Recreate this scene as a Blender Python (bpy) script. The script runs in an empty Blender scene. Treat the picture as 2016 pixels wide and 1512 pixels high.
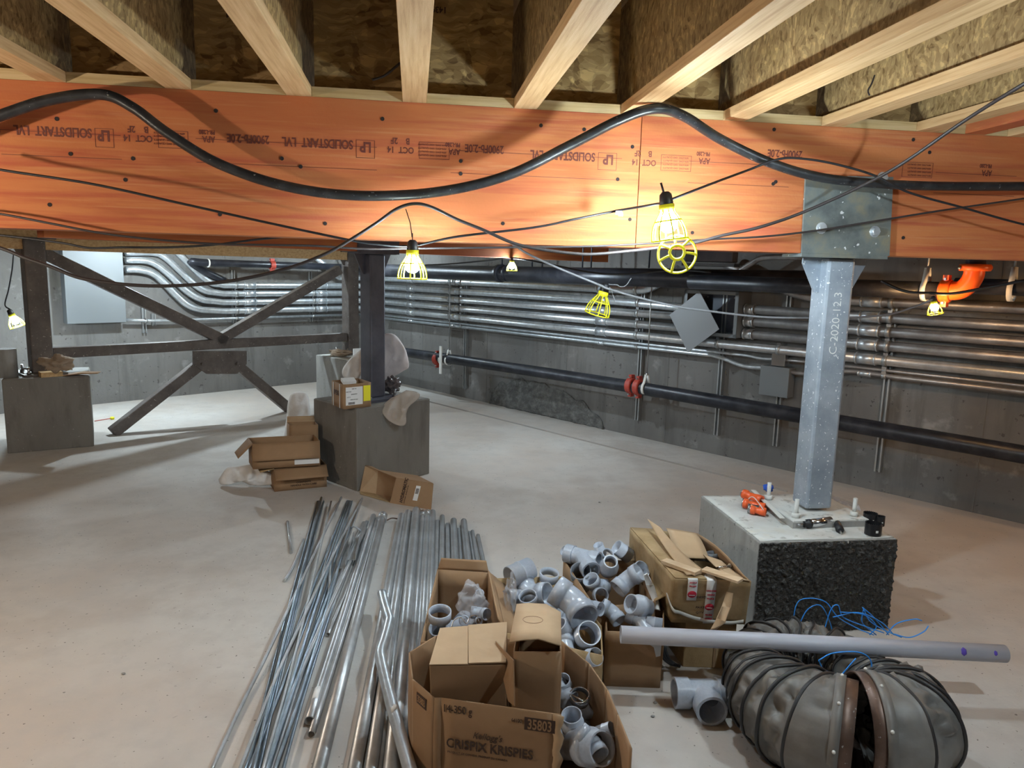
import bpy, bmesh, math, random
from mathutils import Vector as V, Matrix as M, noise as NZ
random.seed(7)
sc = bpy.context.scene
COL = sc.collection
# ------------------------------------------------ camera
F = 1420.0; H = 1.5
PITCH = math.atan2(223, 1420); ROLL = math.radians(1.52)
FWD = V((0, math.cos(PITCH), -math.sin(PITCH)))
_u = V((0, math.sin(PITCH), math.cos(PITCH)))
RT = V((1, 0, 0)) * math.cos(ROLL) + _u * math.sin(ROLL)
UP = V((-1, 0, 0)) * math.sin(ROLL) + _u * math.cos(ROLL)
CP = V((0, 0, H))
cam = bpy.data.objects.new('camera', bpy.data.cameras.new('camera'))
COL.objects.link(cam)
cam.data.sensor_fit = 'HORIZONTAL'; cam.data.sensor_width = 36; cam.data.lens = 36 * F / 2016
cam.data.clip_start = 0.02; cam.data.clip_end = 60
m3 = M((RT, UP, -FWD)).transposed()
cam.matrix_world = M.Translation(CP) @ m3.to_4x4()
sc.camera = cam
# ------------------------------------------------ world, exposure, lamp strengths
wd = bpy.data.worlds.new('world'); sc.world = wd; wd.use_nodes = True
wd.node_tree.nodes['Background'].inputs[0].default_value = (0.75, 0.85, 1.0, 1)
wd.node_tree.nodes['Background'].inputs[1].default_value = 0.035
sc.view_settings.view_transform = 'Standard'; sc.view_settings.look = 'None'
sc.view_settings.gamma = 1; sc.view_settings.use_curve_mapping = False
sc.view_settings.exposure = 0.0
COOL = (0.74, 0.90, 1.0); NEUT = (1.0, 0.86, 0.70); WARM = (1.0, 0.58, 0.26)
# lamp powers in watts: the bulbs are the only light sources
PW = dict(main=50, mid=22, back=88, left=120, warm=20, far_left=26, out_left=98, overhead=64, out_right=24, behind=8, deep=60)

# ------------------------------------------------ geometry helpers
def ray(px, py): return FWD + RT * ((px - 1008) / F) - UP * ((py - 756) / F)
def zp(px, py, h=0.0):
    d = ray(px, py); return CP + d * ((h - H) / d.z)
def yp(px, py, y):
    d = ray(px, py); return CP + d * (y / d.y)
def dirv(a): return V((math.cos(math.radians(a)), math.sin(math.radians(a)), 0))
def nrm(a): return V((-math.sin(math.radians(a)), math.cos(math.radians(a)), 0))
def pl(px, py, P, a):
    n = nrm(a); d = ray(px, py); return CP + d * ((P - CP).dot(n) / d.dot(n))
def rotz(a): return M.Rotation(math.radians(a), 3, 'Z')
def frame(loc, a=0): return M.Translation(V(loc)) @ M.Rotation(math.radians(a), 4, 'Z')
def aim(d, up=V((0, 0, 1))):
    """3x3 whose Z axis is d"""
    d = V(d).normalized()
    if abs(d.dot(up)) > 0.98: up = V((0, 1, 0))
    x = up.cross(d).normalized(); y = d.cross(x)
    return M((x, y, d)).transposed()
def smooth_pts(pts, k=6):
    pts = [V(p) for p in pts]; out = []
    P = [pts[0] * 2 - pts[1]] + pts + [pts[-1] * 2 - pts[-2]]
    for i in range(1, len(P) - 2):
        a, b, c, d = P[i - 1:i + 3]
        for j in range(k):
            t = j / k
            out.append(0.5 * ((2 * b) + (c - a) * t + (2 * a - 5 * b + 4 * c - d) * t * t + (3 * b - a - 3 * c + d) * t ** 3))
    out.append(pts[-1]); return out

class MB:
    def __init__(s): s.v = []; s.f = []; s.sm = []
    def add(s, vs, fs, sm=False):
        o = len(s.v); s.v += [V(p) for p in vs]; s.f += [tuple(i + o for i in f) for f in fs]; s.sm += [sm] * len(fs); return s
    def box(s, c, d, R=None):
        c = V(c); h = V(d) / 2; vs = []
        for x in (-1, 1):
            for y in (-1, 1):
                for z in (-1, 1):
                    q = V((x * h.x, y * h.y, z * h.z)); vs.append(c + (R @ q if R else q))
        return s.add(vs, [(0, 1, 3, 2), (4, 6, 7, 5), (0, 4, 5, 1), (2, 3, 7, 6), (0, 2, 6, 4), (1, 5, 7, 3)])
    def bar(s, a, b, w, h, up=V((0, 0, 1))):
        a = V(a); b = V(b); d = b - a; R = aim(d, up)
        return s.box((a + b) / 2, (w, h, d.length), R)
    def hexa(s, bot, top):
        return s.add(list(bot) + list(top), [(3, 2, 1, 0), (4, 5, 6, 7), (0, 1, 5, 4), (1, 2, 6, 5), (2, 3, 7, 6), (3, 0, 4, 7)])
    def prism(s, poly, vec):
        n = len(poly); poly = [V(p) for p in poly]; vec = V(vec)
        return s.add(poly + [p + vec for p in poly], [tuple(range(n))[::-1], tuple(range(n, 2 * n))] + [(i, (i + 1) % n, n + (i + 1) % n, n + i) for i in range(n)])
    def panel(s, a, b, c, d, t=0.005):
        a, b, c, d = map(V, (a, b, c, d)); n = (b - a).cross(d - a).normalized() * t
        return s.prism([a, b, c, d], n)
    def sheet(s, grid, t):
        """grid[i][j] of points -> sheet with thickness t"""
        R_, C_ = len(grid), len(grid[0]); top = []; bot = []
        for i in range(R_):
            for j in range(C_):
                a = V(grid[min(i + 1, R_ - 1)][j]) - V(grid[max(i - 1, 0)][j]); b = V(grid[i][min(j + 1, C_ - 1)]) - V(grid[i][max(j - 1, 0)])
                n = a.cross(b); n = n.normalized() * t / 2 if n.length > 1e-9 else V((0, 0, t / 2))
                top.append(V(grid[i][j]) + n); bot.append(V(grid[i][j]) - n)
        N = R_ * C_; fs = []
        for i in range(R_ - 1):
            for j in range(C_ - 1):
                q = (i * C_ + j, i * C_ + j + 1, (i + 1) * C_ + j + 1, (i + 1) * C_ + j)
                fs.append(q[::-1]); fs.append(tuple(k + N for k in q))
        rim = [j for j in range(C_)] + [i * C_ + C_ - 1 for i in range(1, R_)] + [(R_ - 1) * C_ + j for j in range(C_ - 2, -1, -1)] + [i * C_ for i in range(R_ - 2, 0, -1)]
        for k in range(len(rim)):
            a, b = rim[k], rim[(k + 1) % len(rim)]; fs.append((a, b, b + N, a + N))
        return s.add(top + bot, fs, True)
    def tube(s, pts, r, n=12, rin=None, closed=False, sm=True, flat=1.0):
        pts = [V(p) for p in pts]; L = len(pts)
        rr = r if isinstance(r, (list, tuple)) else [r] * L
        T = []
        for i in range(L):
            a = pts[(i - 1) % L] if closed else pts[max(i - 1, 0)]; b = pts[(i + 1) % L] if closed else pts[min(i + 1, L - 1)]
            t = b - a
            if t.length < 1e-9: t = T[-1] if T else V((0, 0, 1))
            T.append(t.normalized())
        u = V((0, 0, 1)) if abs(T[0].z) < 0.9 else V((0, 1, 0))
        x = u.cross(T[0]).normalized(); fr = []
        for i in range(L):
            x = (x - T[i] * x.dot(T[i]))
            x = x.normalized() if x.length > 1e-6 else V((1, 0, 0)); fr.append((x.copy(), T[i].cross(x)))
        def rings(R):
            o = []
            for i in range(L):
                for k in range(n):
                    a = 2 * math.pi * k / n; o.append(pts[i] + fr[i][0] * (math.cos(a) * R[i]) + fr[i][1] * (math.sin(a) * R[i] * flat))
            return o
        vs = rings(rr); fs = []
        seg = L if closed else L - 1
        for i in range(seg):
            j = (i + 1) % L
            for k in range(n): fs.append((i * n + k, i * n + (k + 1) % n, j * n + (k + 1) % n, j * n + k))
        if rin is None:
            s.add(vs, fs, sm)
            if not closed:
                o = len(s.v) - len(vs)
                s.f += [tuple(o + k for k in range(n))[::-1], tuple(o + (L - 1) * n + k for k in range(n))]; s.sm += [False, False]
            return s
        ri = rin if isinstance(rin, (list, tuple)) else [rin] * L
        vi = rings(ri); N = len(vs); fs += [tuple(N + q for q in f[::-1]) for f in fs]
        s.add(vs + vi, fs, sm); o = len(s.v) - 2 * N
        for k in range(n):
            k2 = (k + 1) % n; e = (L - 1) * n
            s.f += [(o + k2, o + k, o + N + k, o + N + k2), (o + e + k, o + e + k2, o + N + e + k2, o + N + e + k)]; s.sm += [False, False]
        return s
    def lathe(s, prof, c=(0, 0, 0), R=None, n=24, sm=True):
        c = V(c); vs = []; L = len(prof)
        for r, z in prof:
            for k in range(n):
                a = 2 * math.pi * k / n; q = V((r * math.cos(a), r * math.sin(a), z)); vs.append(c + (R @ q if R else q))
        fs = [(i * n + k, i * n + (k + 1) % n, (i + 1) * n + (k + 1) % n, (i + 1) * n + k) for i in range(L - 1) for k in range(n)]
        return s.add(vs, fs, sm)
    def cyl(s, a, b, r, n=16): return s.tube([a, b], r, n)
    def ball(s, c, r, n=16, m=10, fn=None):
        c = V(c); vs = [None]; vs = []; r = V((r, r, r)) if not hasattr(r, '__len__') else V(r)
        for i in range(m + 1):
            ph = math.pi * i / m
            for k in range(n):
                a = 2 * math.pi * k / n; d = V((math.sin(ph) * math.cos(a), math.sin(ph) * math.sin(a), math.cos(ph)))
                g = fn(d) if fn else 1.0
                vs.append(c + V((d.x * r.x, d.y * r.y, d.z * r.z)) * g)
        fs = [(i * n + k, (i + 1) * n + k, (i + 1) * n + (k + 1) % n, i * n + (k + 1) % n) for i in range(m) for k in range(n)]
        return s.add(vs, fs, True)
    def mesh(s, name, mt):
        me = bpy.data.meshes.new(name); me.from_pydata([tuple(p) for p in s.v], [], s.f)
        for p, q in zip(me.polygons, s.sm): p.use_smooth = q
        me.materials.append(mt); bm = bmesh.new(); bm.from_mesh(me)
        bmesh.ops.remove_doubles(bm, verts=bm.verts, dist=1e-6); bmesh.ops.recalc_face_normals(bm, faces=bm.faces)
        bm.to_mesh(me); bm.free(); return me
    def build(s, name, mt, parent=None, fr=None, bev=0, local=False):
        """verts are world coordinates unless local; a part goes under its thing's frame"""
        if parent is not None:
            if not local:
                inv = WF[parent.name].inverted(); s.v = [inv @ p for p in s.v]
            o = bpy.data.objects.new(name, s.mesh(name, mt)); COL.objects.link(o); o.parent = parent; WF[o.name] = WF[parent.name]
        else:
            if fr is None:
                lo = V([min(p[i] for p in s.v) for i in range(3)]); hi = V([max(p[i] for p in s.v) for i in range(3)])
                fr = M.Translation(V(((lo.x + hi.x) / 2, (lo.y + hi.y) / 2, lo.z)))
                inv = fr.inverted(); s.v = [inv @ p for p in s.v]
            elif not local:
                inv = fr.inverted(); s.v = [inv @ p for p in s.v]
            o = bpy.data.objects.new(name, s.mesh(name, mt)); COL.objects.link(o); o.matrix_world = fr; WF[o.name] = fr
        if bev:
            md = o.modifiers.new('bevel', 'BEVEL'); md.width = bev; md.segments = 2; md.limit_method = 'ANGLE'
        return o
WF = {}
def tag(o, label=None, cat=None, group=None, kind=None):
    if label: o['label'] = label
    if cat: o['category'] = cat
    if group: o['group'] = group
    if kind: o['kind'] = kind
    return o
def thing(name, label, cat, fr, group=None):
    if not isinstance(fr, M): fr = M.Translation(V(fr))
    o = bpy.data.objects.new(name, None); COL.objects.link(o); o.matrix_world = fr; o.empty_display_size = 0.05
    WF[o.name] = fr; return tag(o, label, cat, group)
def copy_tree(o, fr, label=None, group=None):
    c = o.copy(); COL.objects.link(c); c.matrix_world = fr; WF[c.name] = fr
    if label: c['label'] = label
    if group: c['group'] = group
    for ch in list(o.children):
        d = ch.copy(); COL.objects.link(d); d.parent = c; WF[d.name] = fr
        for g in list(ch.children):
            e = g.copy(); COL.objects.link(e); e.parent = d; WF[e.name] = fr
    return c
def text(body, size, mt, parent, mat4, name='printed_text', bold=0.0, shear=0.0, w=1.0, depth=0.0004, align='LEFT'):
    cu = bpy.data.curves.new('t', 'FONT'); cu.body = body; cu.size = size; cu.extrude = depth; cu.offset = bold; cu.shear = shear
    cu.align_x = align; cu.resolution_u = 3
    t = bpy.data.objects.new('t', cu); COL.objects.link(t)
    me = bpy.data.meshes.new_from_object(t.evaluated_get(bpy.context.evaluated_depsgraph_get()))
    bpy.data.objects.remove(t); bpy.data.curves.remove(cu)
    me.materials.clear(); me.materials.append(mt)
    me.transform(WF[parent.name].inverted() @ mat4 @ M.Diagonal((w, 1, 1, 1)))
    o = bpy.data.objects.new(name, me); COL.objects.link(o); o.parent = parent; WF[o.name] = WF[parent.name]; return o
def surf(P, x, n):
    """matrix: local X along x, local Z along outward normal n"""
    x = V(x).normalized(); n = V(n).normalized(); y = n.cross(x).normalized(); n = x.cross(y)
    m = M((x, y, n)).transposed().to_4x4(); return M.Translation(V(P)) @ m

# ------------------------------------------------ materials
def mat(name, col, rough=0.6, metal=0.0, var=None, vs=6.0, stretch=(1, 1, 1), bump=0.0, bs=40.0, emit=None, es=0, alpha=1, speck=None, trans=0, coat=0, rot=0):
    m = bpy.data.materials.new(name); m.use_nodes = True; nt = m.node_tree; N = nt.nodes; L = nt.links
    b = N['Principled BSDF']; b.inputs['Roughness'].default_value = rough; b.inputs['Metallic'].default_value = metal
    b.inputs['Base Color'].default_value = (*col, 1); b.inputs['Alpha'].default_value = alpha
    b.inputs['Transmission Weight'].default_value = trans; b.inputs['Coat Weight'].default_value = coat
    tc = N.new('ShaderNodeTexCoord'); mp = N.new('ShaderNodeMapping'); mp.inputs['Scale'].default_value = stretch
    mp.inputs['Rotation'].default_value = (0, 0, math.radians(rot))
    L.new(tc.outputs['Object'], mp.inputs['Vector']); out = None
    if var:
        nz = N.new('ShaderNodeTexNoise'); nz.inputs['Scale'].default_value = vs; nz.inputs['Detail'].default_value = 7; nz.inputs['Roughness'].default_value = 0.62
        L.new(mp.outputs[0], nz.inputs['Vector'])
        cr = N.new('ShaderNodeValToRGB'); e = cr.color_ramp; e.elements[0].position = 0.32; e.elements[1].position = 0.68
        cols = [var[0], col, var[1]] if len(var) == 2 else list(var)
        e.elements[0].color = (*cols[0], 1); e.elements[1].color = (*cols[-1], 1)
        for i, c in enumerate(cols[1:-1]):
            q = e.elements.new(0.32 + 0.36 * (i + 1) / (len(cols) - 1)); q.color = (*c, 1)
        L.new(nz.outputs['Fac'], cr.inputs[0]); out = cr.outputs[0]
    if speck:
        sc_, th, c2 = speck[:3]
        vz = N.new('ShaderNodeTexNoise'); vz.inputs['Scale'].default_value = sc_; vz.inputs['Detail'].default_value = 2
        L.new(tc.outputs['Object'], vz.inputs['Vector'])
        r2 = N.new('ShaderNodeValToRGB'); r2.color_ramp.elements[0].position = th; r2.color_ramp.elements[1].position = th + 0.02
        L.new(vz.outputs['Fac'], r2.inputs[0]); mx = N.new('ShaderNodeMix'); mx.data_type = 'RGBA'
        L.new(r2.outputs[0], mx.inputs['Factor'])
        if out: L.new(out, mx.inputs['A'])
        else: mx.inputs['A'].default_value = (*col, 1)
        mx.inputs['B'].default_value = (*c2, 1); out = mx.outputs['Result']
    if out: L.new(out, b.inputs['Base Color'])
    if bump:
        nb = N.new('ShaderNodeTexNoise'); nb.inputs['Scale'].default_value = bs; nb.inputs['Detail'].default_value = 5
        L.new(mp.outputs[0], nb.inputs['Vector']); bp = N.new('ShaderNodeBump'); bp.inputs['Strength'].default_value = min(1, bump); bp.inputs['Distance'].default_value = 0.01 * max(1, bump)
        L.new(nb.outputs['Fac'], bp.inputs['Height']); L.new(bp.outputs[0], b.inputs['Normal'])
    if emit:
        b.inputs['Emission Color'].default_value = (*emit, 1); b.inputs['Emission Strength'].default_value = es
    return m
def osb_mat():
    m = mat('osb', (.42, .27, .13), 0.75); nt = m.node_tree; N = nt.nodes; L = nt.links; b = N['Principled BSDF']
    tc = N.new('ShaderNodeTexCoord'); nz = N.new('ShaderNodeTexNoise'); nz.inputs['Scale'].default_value = 5
    L.new(tc.outputs['Object'], nz.inputs['Vector'])
    ad = N.new('ShaderNodeMix'); ad.data_type = 'VECTOR'; ad.inputs['Factor'].default_value = 0.12
    L.new(tc.outputs['Object'], ad.inputs['A']); L.new(nz.outputs['Color'], ad.inputs['B'])
    prev = None
    for i, (rx, ry, rz, s) in enumerate([(0, .5, .3, 17), (1.1, .2, 1.2, 24), (.4, 1.2, 2.1, 15)]):
        mp = N.new('ShaderNodeMapping'); mp.inputs['Rotation'].default_value = (rx, ry, rz); mp.inputs['Scale'].default_value = (.8, 4.6, 2.6)
        L.new(ad.outputs['Result'], mp.inputs['Vector'])
        vo = N.new('ShaderNodeTexVoronoi'); vo.inputs['Scale'].default_value = s; L.new(mp.outputs[0], vo.inputs['Vector'])
        sp = N.new('ShaderNodeSeparateColor'); L.new(vo.outputs['Color'], sp.inputs[0])
        if prev is None: prev = sp.outputs[0]
        else:
            mm = N.new('ShaderNodeMath'); mm.operation = 'ADD'; L.new(prev, mm.inputs[0]); L.new(sp.outputs[0], mm.inputs[1]); prev = mm.outputs[0]
    dv = N.new('ShaderNodeMath'); dv.operation = 'DIVIDE'; dv.inputs[1].default_value = 3; L.new(prev, dv.inputs[0])
    cr = N.new('ShaderNodeValToRGB'); e = cr.color_ramp; e.elements[0].position = .12; e.elements[1].position = .9
    e.elements[0].color = (.14, .075, .02, 1); e.elements[1].color = (.58, .38, .15, 1)
    q = e.elements.new(.35); q.color = (.27, .165, .06, 1); q = e.elements.new(.62); q.color = (.36, .235, .095, 1)
    L.new(dv.outputs[0], cr.inputs[0]); L.new(cr.outputs[0], b.inputs['Base Color'])
    bp = N.new('ShaderNodeBump'); bp.inputs['Strength'].default_value = .35; bp.inputs['Distance'].default_value = .003
    L.new(dv.outputs[0], bp.inputs['Height']); L.new(bp.outputs[0], b.inputs['Normal']); return m
def layered(name, base, layers, rough=0.85, bump=(0.3, 30)):
    """layers: (scale, stretch, lo, hi, colour, strength, detail) noise masks over the base colour, world placed stains"""
    m = mat(name, base, rough); nt = m.node_tree; N = nt.nodes; L = nt.links; b = N['Principled BSDF']
    tc = N.new('ShaderNodeTexCoord'); prev = None
    for (s, st, lo, hi, c, k, det, off) in layers:
        mp = N.new('ShaderNodeMapping'); mp.inputs['Scale'].default_value = st; mp.inputs['Location'].default_value = (off, off * 2.3, off * .7)
        L.new(tc.outputs['Object'], mp.inputs['Vector'])
        nz = N.new('ShaderNodeTexNoise'); nz.inputs['Scale'].default_value = s; nz.inputs['Detail'].default_value = det; nz.inputs['Roughness'].default_value = .6
        L.new(mp.outputs[0], nz.inputs['Vector']); mr = N.new('ShaderNodeMapRange'); mr.inputs[1].default_value = lo; mr.inputs[2].default_value = hi; mr.inputs[4].default_value = k
        L.new(nz.outputs['Fac'], mr.inputs[0]); mx = N.new('ShaderNodeMix'); mx.data_type = 'RGBA'
        L.new(mr.outputs[0], mx.inputs['Factor'])
        if prev: L.new(prev, mx.inputs['A'])
        else: mx.inputs['A'].default_value = (*base, 1)
        mx.inputs['B'].default_value = (*c, 1); prev = mx.outputs['Result']
    L.new(prev, b.inputs['Base Color'])
    nb = N.new('ShaderNodeTexNoise'); nb.inputs['Scale'].default_value = bump[1]; nb.inputs['Detail'].default_value = 6
    L.new(tc.outputs['Object'], nb.inputs['Vector']); bp = N.new('ShaderNodeBump'); bp.inputs['Strength'].default_value = min(bump[0], 1); bp.inputs['Distance'].default_value = 0.006 * max(1, bump[0])
    L.new(nb.outputs['Fac'], bp.inputs['Height']); L.new(bp.outputs[0], b.inputs['Normal']); return m
U1 = (1, 1, 1)
m_floor = layered('floor_concrete', (.51, .45, .40), [
    (.7, U1, .42, .62, (.58, .56, .53), .8, 4, 1.0), (1.6, U1, .52, .66, (.40, .345, .30), .55, 6, 5.0),
    (9, U1, .45, .7, (.44, .41, .385), .5, 8, 9.0), (34, U1, .70, .74, (.30, .26, .23), .5, 2, 3.0), (60, U1, .735, .75, (.16, .14, .12), .85, 1, 7.0)], .72, (.18, 60))
m_wall = layered('wall_concrete', (.145, .138, .130), [
    (1.1, (1, 1, .6), .42, .62, (.20, .192, .182), .8, 5, 2.0), (3.0, (3, 3, .35), .5, .66, (.11, .105, .098), .7, 6, 6.0),
    (22, U1, .66, .70, (.06, .055, .05), .8, 3, 4.0), (6, U1, .6, .72, (.35, .345, .33), .5, 8, 1.5)], .85, (.5, 26))
m_ped = layered('pedestal_concrete', (.27, .26, .245), [
    (2.2, (1, 1, .5), .42, .62, (.36, .355, .335), .7, 5, 2.0), (5, (2, 2, .5), .5, .66, (.19, .18, .165), .7, 6, 6.0),
    (34, U1, .66, .69, (.10, .095, .09), .8, 3, 4.0)], .85, (.4, 40))
m_ped_dark = layered('pedestal_concrete_brown', (.175, .16, .14), [
    (2.2, (1, 1, .5), .42, .62, (.22, .205, .18), .7, 5, 2.0), (5, (2, 2, .5), .5, .66, (.13, .115, .10), .7, 6, 6.0),
    (34, U1, .68, .70, (.36, .34, .31), .8, 3, 4.0)], .85, (.4, 40))
m_ped_top = layered('dusty_concrete', (.62, .62, .59), [
    (5, U1, .45, .65, (.47, .46, .43), .7, 7, 2.0), (18, U1, .6, .66, (.30, .29, .26), .7, 4, 6.0), (3, U1, .6, .7, (.60, .50, .34), .5, 4, 8.0)], .9, (.6, 50))
m_tar_shaded = layered('tar_coating_shaded', (.040, .038, .035), [(8, (1, 1, .5), .5, .7, (.065, .06, .055), .7, 6, 2.0), (30, U1, .72, .74, (.36, .34, .3), .9, 2, 6.0)], .33, (4.0, 60))  # black coating; the shade of this face turned from the lamp is painted in
m_osb = osb_mat()
m_lum = mat('spruce_lumber', (.56, .36, .17), .75, var=((.42, .25, .10), (.64, .44, .23)), vs=5, stretch=(12, .5, 12), bump=.15, bs=60)
m_lumx = mat('spruce_lumber_cross', (.52, .37, .17), .7, var=((.40, .27, .11), (.62, .46, .25)), vs=5, stretch=(.5, 12, 12), bump=.15, bs=60)
m_lvl = layered('lvl_sealed_orange', (.45, .128, .038), [
    (2.0, (.5, 1, 3), .40, .62, (.50, .175, .055), .9, 5, 2.0), (4.0, (.35, 1, 7), .48, .66, (.36, .068, .028), .75, 6, 6.0),
    (9.0, (.25, 1, 9), .56, .68, (.52, .22, .085), .6, 7, 9.0), (3, (.6, 1, 1.6), .60, .74, (.46, .10, .055), .6, 4, 13.0)], .85, (.12, 90))
m_galv = mat('galvanised', (.60, .64, .67), .36, .78, var=((.50, .53, .56), (.70, .74, .77)), vs=18, stretch=(1, 1, 1), bump=.05, bs=50)
m_emt = mat('floor_conduit_zinc', (.44, .45, .46), .38, .55, var=((.34, .345, .35), (.54, .56, .58)), vs=9, bump=.06, bs=60)
m_rod = mat('zinc_threaded_rod', (.30, .37, .44), .30, .7, var=((.20, .26, .32), (.42, .50, .58)), vs=12)
m_dull = mat('dull_conduit', (.36, .34, .33), .42, .8, var=((.27, .25, .24), (.46, .44, .43)), vs=10)  # duller, browner metal tone than the galvanised conduits
m_strut = mat('strut_steel', (.42, .43, .43), .42, .8)
m_blackpipe = mat('black_iron_pipe', (.022, .024, .032), .38, .3, var=((.012, .013, .018), (.05, .05, .06)), vs=7, bump=.05)
m_brown = mat('brown_primed_steel', (.115, .095, .085), .6, .1, var=((.08, .066, .058), (.16, .135, .12)), vs=7, bump=.1, speck=(60, .70, (.35, .32, .28)))
m_dark = mat('dark_primed_steel', (.075, .075, .095), .55, .1, var=((.05, .05, .066), (.10, .10, .125)), vs=5, bump=.06)
m_blue = mat('blue_grey_painted_steel', (.30, .34, .39), .42, .15, var=((.22, .26, .31), (.40, .44, .49)), vs=6, speck=(75, .665, (.78, .80, .80)), bump=.08)
m_sadl = mat('weathered_steel_plate', (.16, .18, .17), .55, .3, var=((.10, .115, .115), (.24, .22, .15)), vs=9, speck=(40, .70, (.66, .68, .68)), bump=.1)
m_card = mat('cardboard', (.31, .187, .10), .85, var=((.275, .165, .085), (.345, .215, .118)), vs=4, bump=.1, bs=25)
m_card_l = mat('cardboard_pale_lit', (.47, .325, .195), .85, var=((.43, .295, .175), (.52, .36, .22)), vs=5, bump=.1, bs=25)  # paler cardboard: light on tops and flaps painted in; also torn edges
m_card_d = mat('cardboard_worn', (.38, .26, .13), .8, var=((.28, .18, .08), (.47, .33, .18)), vs=7, bump=.5, bs=18)
m_ink = mat('brown_ink', (.055, .028, .018), .7)
m_inkl = mat('stamp_ink', (.13, .028, .015), .7)
m_pvc = mat('grey_pvc', (.40, .44, .51), .28, var=((.36, .40, .47), (.44, .48, .55)), vs=5, bump=.02, coat=.2)
m_pvcd = mat('dark_grey_pvc', (.16, .17, .19), .35)
m_pipe = mat('grey_pvc_pipe', (.44, .46, .53), .42, var=((.38, .40, .46), (.48, .50, .57)), vs=4, stretch=(1, 6, 6))
m_yel = mat('yellow_cage_plastic', (.85, .80, .02), .4)
m_blk = mat('black_rubber', (.012, .012, .014), .5)
m_cable = mat('black_jacket', (.018, .019, .021), .36, var=((.012, .012, .014), (.035, .036, .038)), vs=20, bump=.12, speck=(90, .70, (.20, .20, .20)))
m_brcable = mat('dusty_cord_shaded', (.03, .024, .024), .5)  # brown cord darkened; the shadow it hangs in is painted into the colour
m_gcable = mat('pale_cord', (.20, .20, .21), .5)
m_orange = mat('orange_coupling', (.80, .12, .015), .35)
m_orcl = mat('orange_paint', (.80, .12, .03), .4)
m_redcl = mat('red_clamp', (.42, .055, .035), .5)
m_encl = mat('grey_enclosure', (.17, .185, .195), .5, .1)
m_encd = mat('grey_enclosure_cover', (.20, .205, .215), .5, .1)
m_encin = mat('enclosure_backplate', (.07, .075, .095), .5, .2)
m_white = mat('white_label', (.75, .75, .74), .6)
m_paper = mat('torn_paper', (.52, .53, .55), .8)
m_yellab = mat('yellow_label', (.85, .78, .03), .6)
m_strap = mat('white_strap', (.68, .67, .63), .5)
m_red = mat('red_print', (.55, .02, .05), .6)
m_sack = mat('white_woven_sack', (.72, .70, .68), .7, var=((.64, .62, .60), (.78, .76, .75)), vs=9, bump=.5, bs=22)
m_sackp = mat('pinkish_woven_sack', (.60, .54, .53), .75, var=((.52, .46, .45), (.66, .60, .59)), vs=6, bump=.6, bs=14)
m_bag = mat('clear_plastic_bag', (.50, .43, .37), .18, alpha=.6, bump=.9, bs=30)
m_bagw = mat('clear_poly_bag', (.70, .70, .73), .12, alpha=.30, bump=.9, bs=35)
m_rag = mat('brown_rag', (.33, .25, .18), .85, bump=.8, bs=25)
m_fabric = mat('duct_fabric', (.150, .142, .132), .5, var=((.11, .104, .096), (.195, .187, .175)), vs=5, bump=.3, bs=14)
m_wear = mat('duct_wear_strip', (.02, .02, .022), .5)
m_band = mat('rusty_band', (.135, .085, .065), .45, .4, var=((.10, .06, .045), (.19, .13, .105)), vs=12, speck=(70, .69, (.4, .38, .36)))
m_wire = mat('blue_wire', (.03, .30, .90), .35)
m_steel = mat('bare_steel', (.40, .40, .41), .3, .95)
m_chrome = mat('bright_steel', (.65, .66, .68), .18, 1.0)
m_saw = mat('black_hole_saw', (.018, .018, .02), .32, .3)
m_blueplas = mat('blue_plastic', (.02, .10, .55), .4)
m_purple = mat('purple_primer', (.10, .06, .38), .5)
m_ply = mat('plywood', (.58, .42, .27), .7, var=((.50, .35, .2), (.66, .5, .33)), vs=6, stretch=(1, 8, 20))
m_rust = mat('rusty_plate', (.20, .10, .055), .7, .3, var=((.13, .06, .03), (.27, .15, .09)), vs=14)
m_fastener = mat('dark_fastener', (.02, .012, .01), .9)  # near-black colour of the screw heads and the bent nail
m_chalk = mat('chalk', (.75, .76, .74), .9)

def bulb_mat(name, col, watts, r=.028):
    m = bpy.data.materials.new(name); m.use_nodes = True; nt = m.node_tree; nt.nodes.clear()
    e = nt.nodes.new('ShaderNodeEmission'); o = nt.nodes.new('ShaderNodeOutputMaterial')
    e.inputs[0].default_value = (*col, 1); e.inputs[1].default_value = watts / (math.pi * 4 * math.pi * r * r)
    nt.links.new(e.outputs[0], o.inputs[0]); return m

# ================================================ STRUCTURE
AL, AR = 45.7, -46.5
PL0 = V((-3.129, 8.696, 0)); PR0 = V((.88, 6.9, 0))
dL, nL = dirv(AL), -nrm(AL)          # n* point into the room
dR, nR = dirv(AR), -nrm(AR)
_t = (PR0 - PL0).cross(dR).z / dL.cross(dR).z
K = PL0 + dL * _t                     # the wall corner
def Lw(s, off, z): return K - dL * s + nL * off + V((0, 0, z))
def Rw(s, off, z): return K + dR * s + nR * off + V((0, 0, z))
def wl(px, py, off=0.0): return pl(px, py, K + nL * off, AL)
def wr(px, py, off=0.0): return pl(px, py, K + nR * off, AR)
def sR(px, py=700, off=0.0): return (wr(px, py, off) - K).dot(dR)
def sL(px, py=620, off=0.0): return -(wl(px, py, off) - K).dot(dL)
def structure(o): o['kind'] = 'structure'; return o
TOP = 2.62
fl = MB(); fl.box((0, 4, -.05), (18, 18, .1)); structure(fl.build('floor', m_floor))
w = MB(); w.prism([Lw(-.25, 0, 0), Lw(8, 0, 0), Lw(8, -.25, 0), Lw(-.25, -.25, 0)], (0, 0, TOP)); structure(w.build('wall_left', m_wall, fr=frame(K, AL)))
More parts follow.
